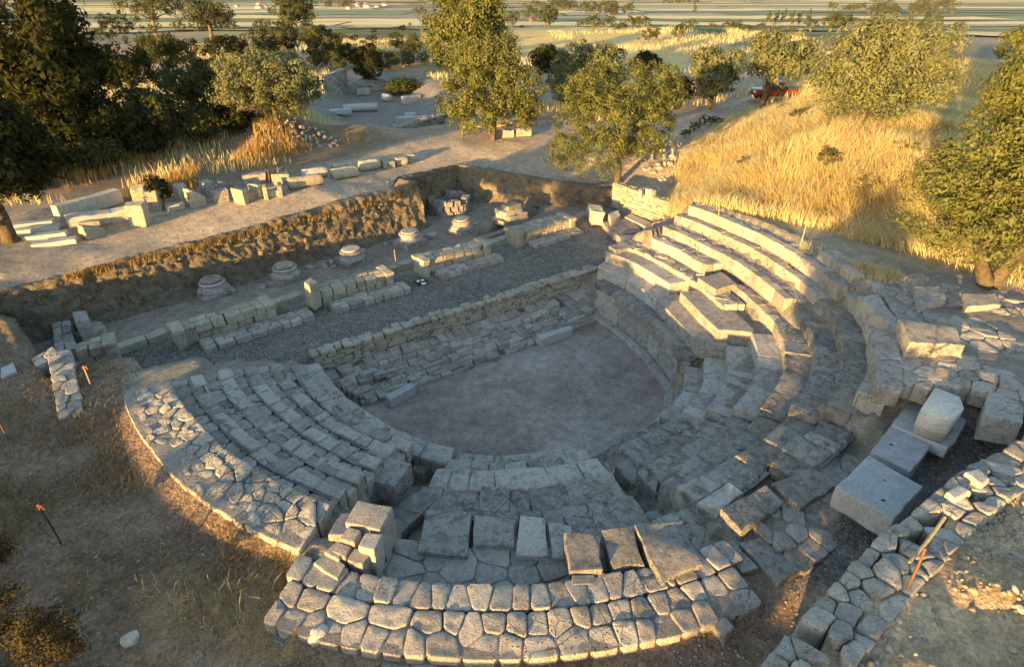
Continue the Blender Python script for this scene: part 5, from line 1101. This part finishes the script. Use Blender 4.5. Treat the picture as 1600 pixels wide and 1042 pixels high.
# ---- distant trees: one mesh set, copied
def tree_copy(src, loc, s, label, group, cat='tree', rz=0., sz=None):
    r = src.copy(); COL.objects.link(r); r.location = loc; r.scale = (s, s, sz or s); r.rotation_euler = (0, 0, rz); r['label'] = label; r['group'] = group; r['category'] = cat
    for ch in list(src.children): c = ch.copy(); COL.objects.link(c); c.parent = r
    return r
GF = 'scattered trees among the far fields'
far0 = None
FT = [((811, 847, 5, 39), 'round tree standing on the stubble just right of the tallest tree'), ((911, 941, 21, 49), 'tree at the left end of the golden slope'), ((996, 1031, 41, 69), 'green bush-like tree below the golden slope'), ((1046, 1073, 32, 66), 'tree at the right foot of the golden slope'), ((647, 669, 9, 27), 'small far tree left of the tallest tree'), ((656, 686, 21, 46), 'tree touching the left side of the tallest tree'), ((856, 875, 9, 29), 'small tree between the round tree and the golden slope'), ((794, 816, 15, 37), 'low tree half behind the tallest tree'), ((957, 981, 32, 51), 'low tree on top of the golden slope'), ((1470, 1501, 51, 71), 'lone bush in the green field right of the broad olive tree'), ((1085, 1130, 96, 120), 'low bush at the edge of the green field'), ((1150, 1180, 38, 52), 'small tree at the near edge of the green field')]
for k, (bx, lab) in enumerate(FT):
    q = at((bx[0] + bx[1]) / 2, bx[3]); dep = q[1] * CT + (CH - q[2]) * ST; w_ = (bx[1] - bx[0]) / F * dep; hh = zat(bx[2], (bx[0] + bx[1]) / 2, q[1]) - q[2]
    if far0 is None:
        far0 = make_tree('field_tree', q, auto_lobes(1., 1., .12, 1., 7, 91), 2600, .035, M_FAR, .045, .3, lab, 'tree', GF, clump=.075); far0.scale = (w_, w_, hh); f0 = far0
    else: tree_copy(far0, q, w_, lab, GF, rz=rs.rand() * 6, sz=hh)
pop = None
for k, (u, v0, v1) in enumerate(((1200, 12, 40), (1211, 10, 38), (1222, 8, 37), (1234, 10, 42), (1246, 11, 41), (1262, 9, 36), (1302, 14, 38), (1328, 20, 40), (1085, 2, 24), (1430, 4, 20))):
    q = at(u, v1); hh = zat(v0, u, q[1]) - q[2]; lab = 'tall narrow poplar in the far plain above the broad olive tree'
    if pop is None: pop = make_tree('poplar_tree', q, auto_lobes(.3, .3, .06, 1., 6, 95), 1500, .03, M_FAR, .02, .2, lab, 'tree', 'poplars in the far plain', clump=.05); pop.scale = (hh, hh, hh)
    else: tree_copy(pop, q, hh * .95, lab, 'poplars in the far plain', rz=rs.rand() * 6, sz=hh)
for k in range(230):
    y_ = 520 * math.exp(rs.rand() * 1.9); x_ = rs.uniform(-1, 1) * y_ * .92; hh = rs.uniform(6, 14)
    if k % 6: x_ = prev_[0] + rs.uniform(-1, 1) * 28; y_ = prev_[1] + rs.uniform(-1, 1) * 6
    else: prev_ = (x_, y_)
    tree_copy(far0, (x_, y_, -12), hh * rs.uniform(.8, 1.5), 'one of many tiny dark trees on the hazy far plain', 'tiny trees on the far plain', rz=rs.rand() * 6, sz=hh)
for k in range(60):                                                   # tree belts between the nearer fields
    y_ = rs.uniform(190, 480); x_ = rs.uniform(-.9, .95) * y_ * .9
    if k % 5: x_ = pb_[0] + rs.uniform(4, 14) * (k % 5); y_ = pb_[1] + rs.uniform(-3, 3)
    else: pb_ = (x_, y_)
    hh = rs.uniform(3, 6.5); tree_copy(far0, (x_, y_, G(x_, y_)), hh * rs.uniform(.9, 1.6), 'one of the dark trees in belts between the nearer fields', 'tree belts between the nearer fields', rz=rs.rand() * 6, sz=hh)
for k in range(70):                                                   # scrub on the slope beyond the excavation
    u, v = rs.uniform(480, 700), rs.uniform(42, 115)
    q = at(u, v); hh = rs.uniform(.7, 1.7); tree_copy(far0, q, hh * rs.uniform(1.2, 2.), 'one of many low scrub bushes on the brown slope beyond the excavation', 'scrub on the brown slope', 'bush', rs.rand() * 6, hh)
GW = 'weeds among the golden grass'
for k, (u, v) in enumerate(((1085, 205), (1100, 196), (1118, 200), (1070, 215), (1225, 178), (1245, 190), (1290, 262), (1350, 300), (1410, 240), (1165, 262))):
    q = at(u, v); hh = rs.uniform(.35, .7); tree_copy(far0, q, hh * rs.uniform(1.3, 2.), 'one of the dull green weedy bushes scattered in the golden grass of the hill', GW, 'bush', rs.rand() * 6, hh)
# ---- houses of the far village
GH = 'houses of the far village'; hs0 = None
for k in range(14):
    u = rs.choice([rs.uniform(370, 420), rs.uniform(560, 640), rs.uniform(505, 560)]); v = rs.uniform(7, 18); q = at(u, v); s_ = rs.uniform(3, 4)
    if hs0 is None:
        hs0 = empty('village_house', q, 'one of the tiny pale village houses far off at the top edge', 'house', GH)
        b = MB(); b.raw(np.array([(-1, -.7, 0), (1, -.7, 0), (1, .7, 0), (-1, .7, 0), (-1, -.7, .8), (1, -.7, .8), (1, .7, .8), (-1, .7, .8)]) * s_ + q, [(0, 1, 5, 4), (1, 2, 6, 5), (2, 3, 7, 6), (3, 0, 4, 7)]); b.build('wall', M_PLASTER, hs0, smooth=False)
        b = MB(); b.raw(np.array([(-1.1, -.8, .8), (1.1, -.8, .8), (1.1, .8, .8), (-1.1, .8, .8), (-.8, 0, 1.3), (.8, 0, 1.3)]) * s_ + q, [(0, 1, 5, 4), (2, 3, 4, 5)], [(1, 2, 5), (3, 0, 4)]); b.build('roof', M_TILE, hs0, smooth=False)
    else: tree_copy(hs0, q, rs.uniform(.7, 1.4), 'one of the tiny pale village houses far off at the top edge', GH, 'house', rs.rand() * 3)
# ---- grass: blades as one object per kind
def blades(name, P, h, w_, lean, mat, dirv=None, jl=.5):
    n = len(P); H = h * rs.uniform(.55, 1.3, n) * (.6 + .8 * vn(P * .8, 91)); a = rs.rand(n) * 6.28; W2 = (w_ * rs.uniform(.6, 1.4, n))[:, None]; s_ = np.c_[np.cos(a), np.sin(a), np.zeros(n)]
    ld = np.c_[np.cos(a + 1.3), np.sin(a + 1.3)] * jl * rs.rand(n)[:, None]
    if dirv is not None: ld = ld + dirv
    tip = P + np.c_[ld * (H * lean)[:, None], H]; mid_ = P + np.c_[ld * (H * lean * .3)[:, None], H * .6]
    V = np.stack([P - s_ * W2, P + s_ * W2, mid_ + s_ * W2 * .7, tip, mid_ - s_ * W2 * .7], 1).reshape(-1, 3); I_ = np.arange(n) * 5
    A = np.repeat(np.clip(.5 * vn(P * .9, 55) + .6 * rs.rand(n) - .05, 0, 1), 5)
    me = mk_mesh(name, V, [np.stack([I_, I_ + 1, I_ + 2, I_ + 4], 1), np.stack([I_ + 4, I_ + 2, I_ + 3], 1)], mat, {'rnd': A}); o = bpy.data.objects.new(name, me); COL.objects.link(o); return tag(o, kind='stuff')
def scatter(n, x0, x1, y0, y1, f):
    x_ = rs.uniform(x0, x1, n); y_ = rs.uniform(y0, y1, n); k = f(x_, y_) > rs.rand(n); x_, y_ = x_[k], y_[k]; return np.c_[x_, y_, gz(x_, y_)]
P = scatter(520000, 4, 26, 11, 40, lambda a, c: sm(-.1, .5, sd(a, c, HILL)) * np.clip(.25 + 1.3 * sm(.3, .65, vn2(a, c, 61, .9)), 0, 1) * np.clip(1.25 - (c - 14) / 30, .25, 1))
PB = scatter(260000, 20, 62, 14, 64, lambda a, c: sm(-.1, .5, sd(a, c, HILL)) * np.clip(.25 + 1.3 * sm(.3, .65, vn2(a, c, 61, .5)), 0, 1) * .8); PB = PB[~((PB[:, 0] < 26) & (PB[:, 1] < 40))]
blades('golden_grass', PB, .75, .02, .7, M_GOLD, np.array([.2, -.2]), 1.2)
gd = np.c_[vn2(P[:, 0], P[:, 1], 63, .35) - .5, vn2(P[:, 0], P[:, 1], 64, .35) - .5] * 2.0 + np.array([-.15, -.45])
blades('golden_grass', P, .44, .009, 1.0, M_GOLD, gd, 1.6)
P = scatter(90000, -45, 45, 44, 120, lambda a, c: sm(.46, .66, vn2(a, c, 78, .12)) * (sd(a, c, EXC) < 0) * (sd(a, c, ROAD) < -.5) * .8); blades('dry_grass', P, .5, .03, .7, M_GOLD, None, 1.)
bx = (-32, 2, 22, 44)
P = scatter(90000, *bx, lambda a, c: sm(-.8, .6, sd(a, c, PX(3.6, (95, 300), (300, 272), (420, 262), (470, 215), (560, 205), (520, 170), (400, 150), (100, 200)))) * sm(.48, .66, vn2(a, c, 71, .5)) * .8)
blades('rust_coloured_grass', P, .5, .016, .6, M_ORANGE, np.array([.2, -.3]), .6)
P = scatter(60000, -34, 6, 22, 60, lambda a, c: sm(.5, .68, vn2(a, c, 73, .33)) * (sd(a, c, ROAD) < -.2) * (sd(a, c, PIT) < -.4) * (sd(a, c, EXC) < 0) * .8); blades('dry_grass', P, .4, .018, .5, M_GOLD, None, .8)
# tufts along trench edges, path edges and wall feet
ed = []
def edge_pts(pl, n, wd):
    pl = np.array(pl)[:, :2]; sg = np.r_[0, np.cumsum(np.linalg.norm(np.diff(pl, axis=0), axis=1))]; s_ = rs.rand(n) * sg[-1]; x_ = np.interp(s_, sg, pl[:, 0]) + rs.randn(n) * wd; y_ = np.interp(s_, sg, pl[:, 1]) + rs.randn(n) * wd; k = vn2(x_, y_, 75, 1.2) > .42; return np.c_[x_[k], y_[k], gz(x_[k], y_[k])]
P = edge_pts([W(*p) for p in ((-20, 463, 2.75), (330, 374, 2.9), (655, 285, 3.1))], 5200, .09); P[:, 2] = np.maximum(P[:, 2], 2.7 + .0 * P[:, 2]); blades('trench_edge_grass', P, .16, .01, .8, M_ORANGE, None, 1.)
P = np.concatenate([edge_pts([W(u, v, 3.7) for u, v in ((1240, 375), (1300, 405), (1380, 430), (1450, 440))], 3500, .22)]); blades('path_edge_grass', P, .16, .008, .8, M_GOLD, None, 1.)
P = np.concatenate([scatter(9000, -6, -1, 4, 9, lambda a, c: sm(.38, .12, np.hypot(a - p_[0], (c - p_[1]) * 1.3)) * .7) for p_ in (W(452, 885, 2.2), W(208, 705, 2.3))] + [scatter(5000, -13, -8, 11, 16, lambda a, c: (vn2(a, c, 77, .8) > .55) * .4 * (sd(a, c, PIT) < -.1))]); blades('green_weeds', P, .11, .007, .9, M_GREEN, None, 1.)
LGP = lambda a, c: (np.hypot(a - C0[0], c - C0[1]) > 9.3 + np.where(np.degrees(np.arctan2(c - C0[1], a - C0[0])) > -108, 1.1, 0)) * (sd(a, c, PIT) < -.1) * (sd(a, c, RMOUND) < -.5)
P = scatter(80000, -13, 2, 1.5, 13, lambda a, c: LGP(a, c) * np.clip(.15 + 1.2 * sm(.42, .66, vn2(a, c, 81, .7)) * sm(9.5, 5.5, c + a * .25), 0, 1)); blades('dry_ground_cover', P, .10, .006, 1.3, M_DRYL, None, 1.4)
P = scatter(2500, -12, -3.5, 1.5, 6, lambda a, c: LGP(a, c) * sm(.55, .7, vn2(a, c, 83, .45)) * .9); blades('straw_tufts', P, .2, .005, 1.1, M_GOLD, None, 1.3)
# ---- pebbles
def pebbles(name, P, s0, s1, mat=M_PEB):
    n = len(P); s_ = rs.uniform(s0, s1, n) * rs.uniform(.6, 1.2, n); T = np.array([(1, 0, 0), (0, 1, 0), (-1, 0, 0), (0, -1, 0), (0, 0, .75), (0, 0, -.5)]); a = rs.rand(n) * 6.28; c_, i_ = np.cos(a), np.sin(a)
    J = T[None] * rs.uniform(.6, 1.3, (n, 6, 1)) * s_[:, None, None]; V = np.stack([J[..., 0] * c_[:, None] - J[..., 1] * i_[:, None], J[..., 0] * i_[:, None] + J[..., 1] * c_[:, None], J[..., 2]], -1) + P[:, None]
    Fc = np.array([(0, 1, 4), (1, 2, 4), (2, 3, 4), (3, 0, 4), (1, 0, 5), (2, 1, 5), (3, 2, 5), (0, 3, 5)]); Tt = (Fc[None] + (np.arange(n) * 6)[:, None, None]).reshape(-1, 3)
    me = mk_mesh(name, V.reshape(-1, 3), [Tt], mat, {'rnd': np.repeat(rs.rand(n), 6)}); o = bpy.data.objects.new(name, me); COL.objects.link(o); return tag(o, kind='stuff')
pebbles('gravel', scatter(70000, -12, 5, 12, 27, lambda a, c: (sd(a, c, GRV) > .02) * (sd(a, c, PIT) > 0) * (dist_poly(a, c, STAGE, False) > .4) * .6), .012, .035)
pebbles('ground_clods', scatter(7000, -13, 4, 1.5, 13, lambda a, c: LGP(a, c) * .7 * sm(.45, .65, vn2(a, c, 89, .6))), .012, .045, M_CLOD2)
pebbles('ground_stones', scatter(16000, -13, 4, 1.5, 13, lambda a, c: LGP(a, c) * .6), .008, .028)
pebbles('bank_stones', scatter(9000, 1, 12, 0, 9, lambda a, c: (sd(a, c, RMOUND) > .2) * .7 * sm(.3, .7, vn2(a, c, 85, .8))), .015, .07, M_RUB)
pebbles('earth_clods', scatter(7000, 1, 12, 0, 9, lambda a, c: (sd(a, c, RMOUND) > .55) * .75 * sm(.42, .62, vn2(a, c, 87, .9))), .015, .07, M_CLOD)
pebbles('alley_gravel', scatter(16000, 2, 14, 3, 10, lambda a, c: (sd(a, c, RMOUND) < -.1) * (np.hypot(a - C0[0], c - C0[1]) > 9.9) * .6), .01, .03)
pebbles('yard_stones', scatter(5000, -20, 8, 20, 36, lambda a, c: (sd(a, c, ROAD) > 0) * .7), .015, .045, M_RUB)
pebbles('orchestra_stones', scatter(2600, -5.5, 5, 10, 20, lambda a, c: (np.hypot(a - C0[0], c - C0[1]) < 4.6) * ((a - STAGE[0][0]) * snor[0] + (c - STAGE[0][1]) * snor[1] < -1.1) * (.2 + .8 * sm(-2.2, -1.2, (a - STAGE[0][0]) * snor[0] + (c - STAGE[0][1]) * snor[1]))), .006, .022)
# ---- evening haze over the plain
if HAZE:
    x0, x1, y0, y1, z0, z1 = -9000, 9000, -500, 9000, -20, 24
    me = mk_mesh('haze', [(x0, y0, z0), (x1, y0, z0), (x1, y1, z0), (x0, y1, z0), (x0, y0, z1), (x1, y0, z1), (x1, y1, z1), (x0, y1, z1)], [np.array([(0, 3, 2, 1), (4, 5, 6, 7), (0, 1, 5, 4), (1, 2, 6, 5), (2, 3, 7, 6), (3, 0, 4, 7)])])
    m, nt = nodes('haze'); v = nt.nodes.new('ShaderNodeVolumePrincipled'); v.inputs['Density'].default_value = HAZE; v.inputs['Color'].default_value = (.88, .89, .93, 1)
    o_ = nt.nodes.new('ShaderNodeOutputMaterial'); nt.links.new(v.outputs[0], o_.inputs['Volume']); me.materials.append(m); o = bpy.data.objects.new('haze', me); COL.objects.link(o); tag(o, kind='stuff')
EXPO = 2.35
# ------------------------------------------------------------------ light, sky
SAZ = np.array([-.56, -.83]); EL = R(4.4)
sun = bpy.data.lights.new('sun', 'SUN'); sun.energy = 4.0; sun.angle = R(.5); sun.color = (1, .62, .21)
so = bpy.data.objects.new('sun', sun); COL.objects.link(so)
dv = Vector((SAZ[0] * math.cos(EL), SAZ[1] * math.cos(EL), math.sin(EL)))
so.rotation_euler = dv.to_track_quat('Z', 'Y').to_euler(); so.location = (-40, -30, 40)
w = bpy.data.worlds.new('World'); S.world = w; w.use_nodes = True; nt = w.node_tree; nt.nodes.clear()
sk = nt.nodes.new('ShaderNodeTexSky'); sk.sky_type = 'NISHITA'; sk.sun_disc = False; sk.sun_elevation = EL; sk.air_density = 1.0; sk.dust_density = .4; sk.ozone_density = 1.4; sk.sun_rotation = math.atan2(dv.x, dv.y)
bg = nt.nodes.new('ShaderNodeBackground'); bg.inputs['Strength'].default_value = .15
ow_ = nt.nodes.new('ShaderNodeOutputWorld'); nt.links.new(sk.outputs[0], bg.inputs[0]); nt.links.new(bg.outputs[0], ow_.inputs[0])
S.view_settings.view_transform = 'Standard'; S.view_settings.look = 'None'; S.view_settings.exposure = EXPO; S.view_settings.gamma = 1
S.cycles.use_denoising = True; S.cycles.max_bounces = 6; S.cycles.diffuse_bounces = 3; S.cycles.transparent_max_bounces = 8; S.cycles.volume_bounces = 0
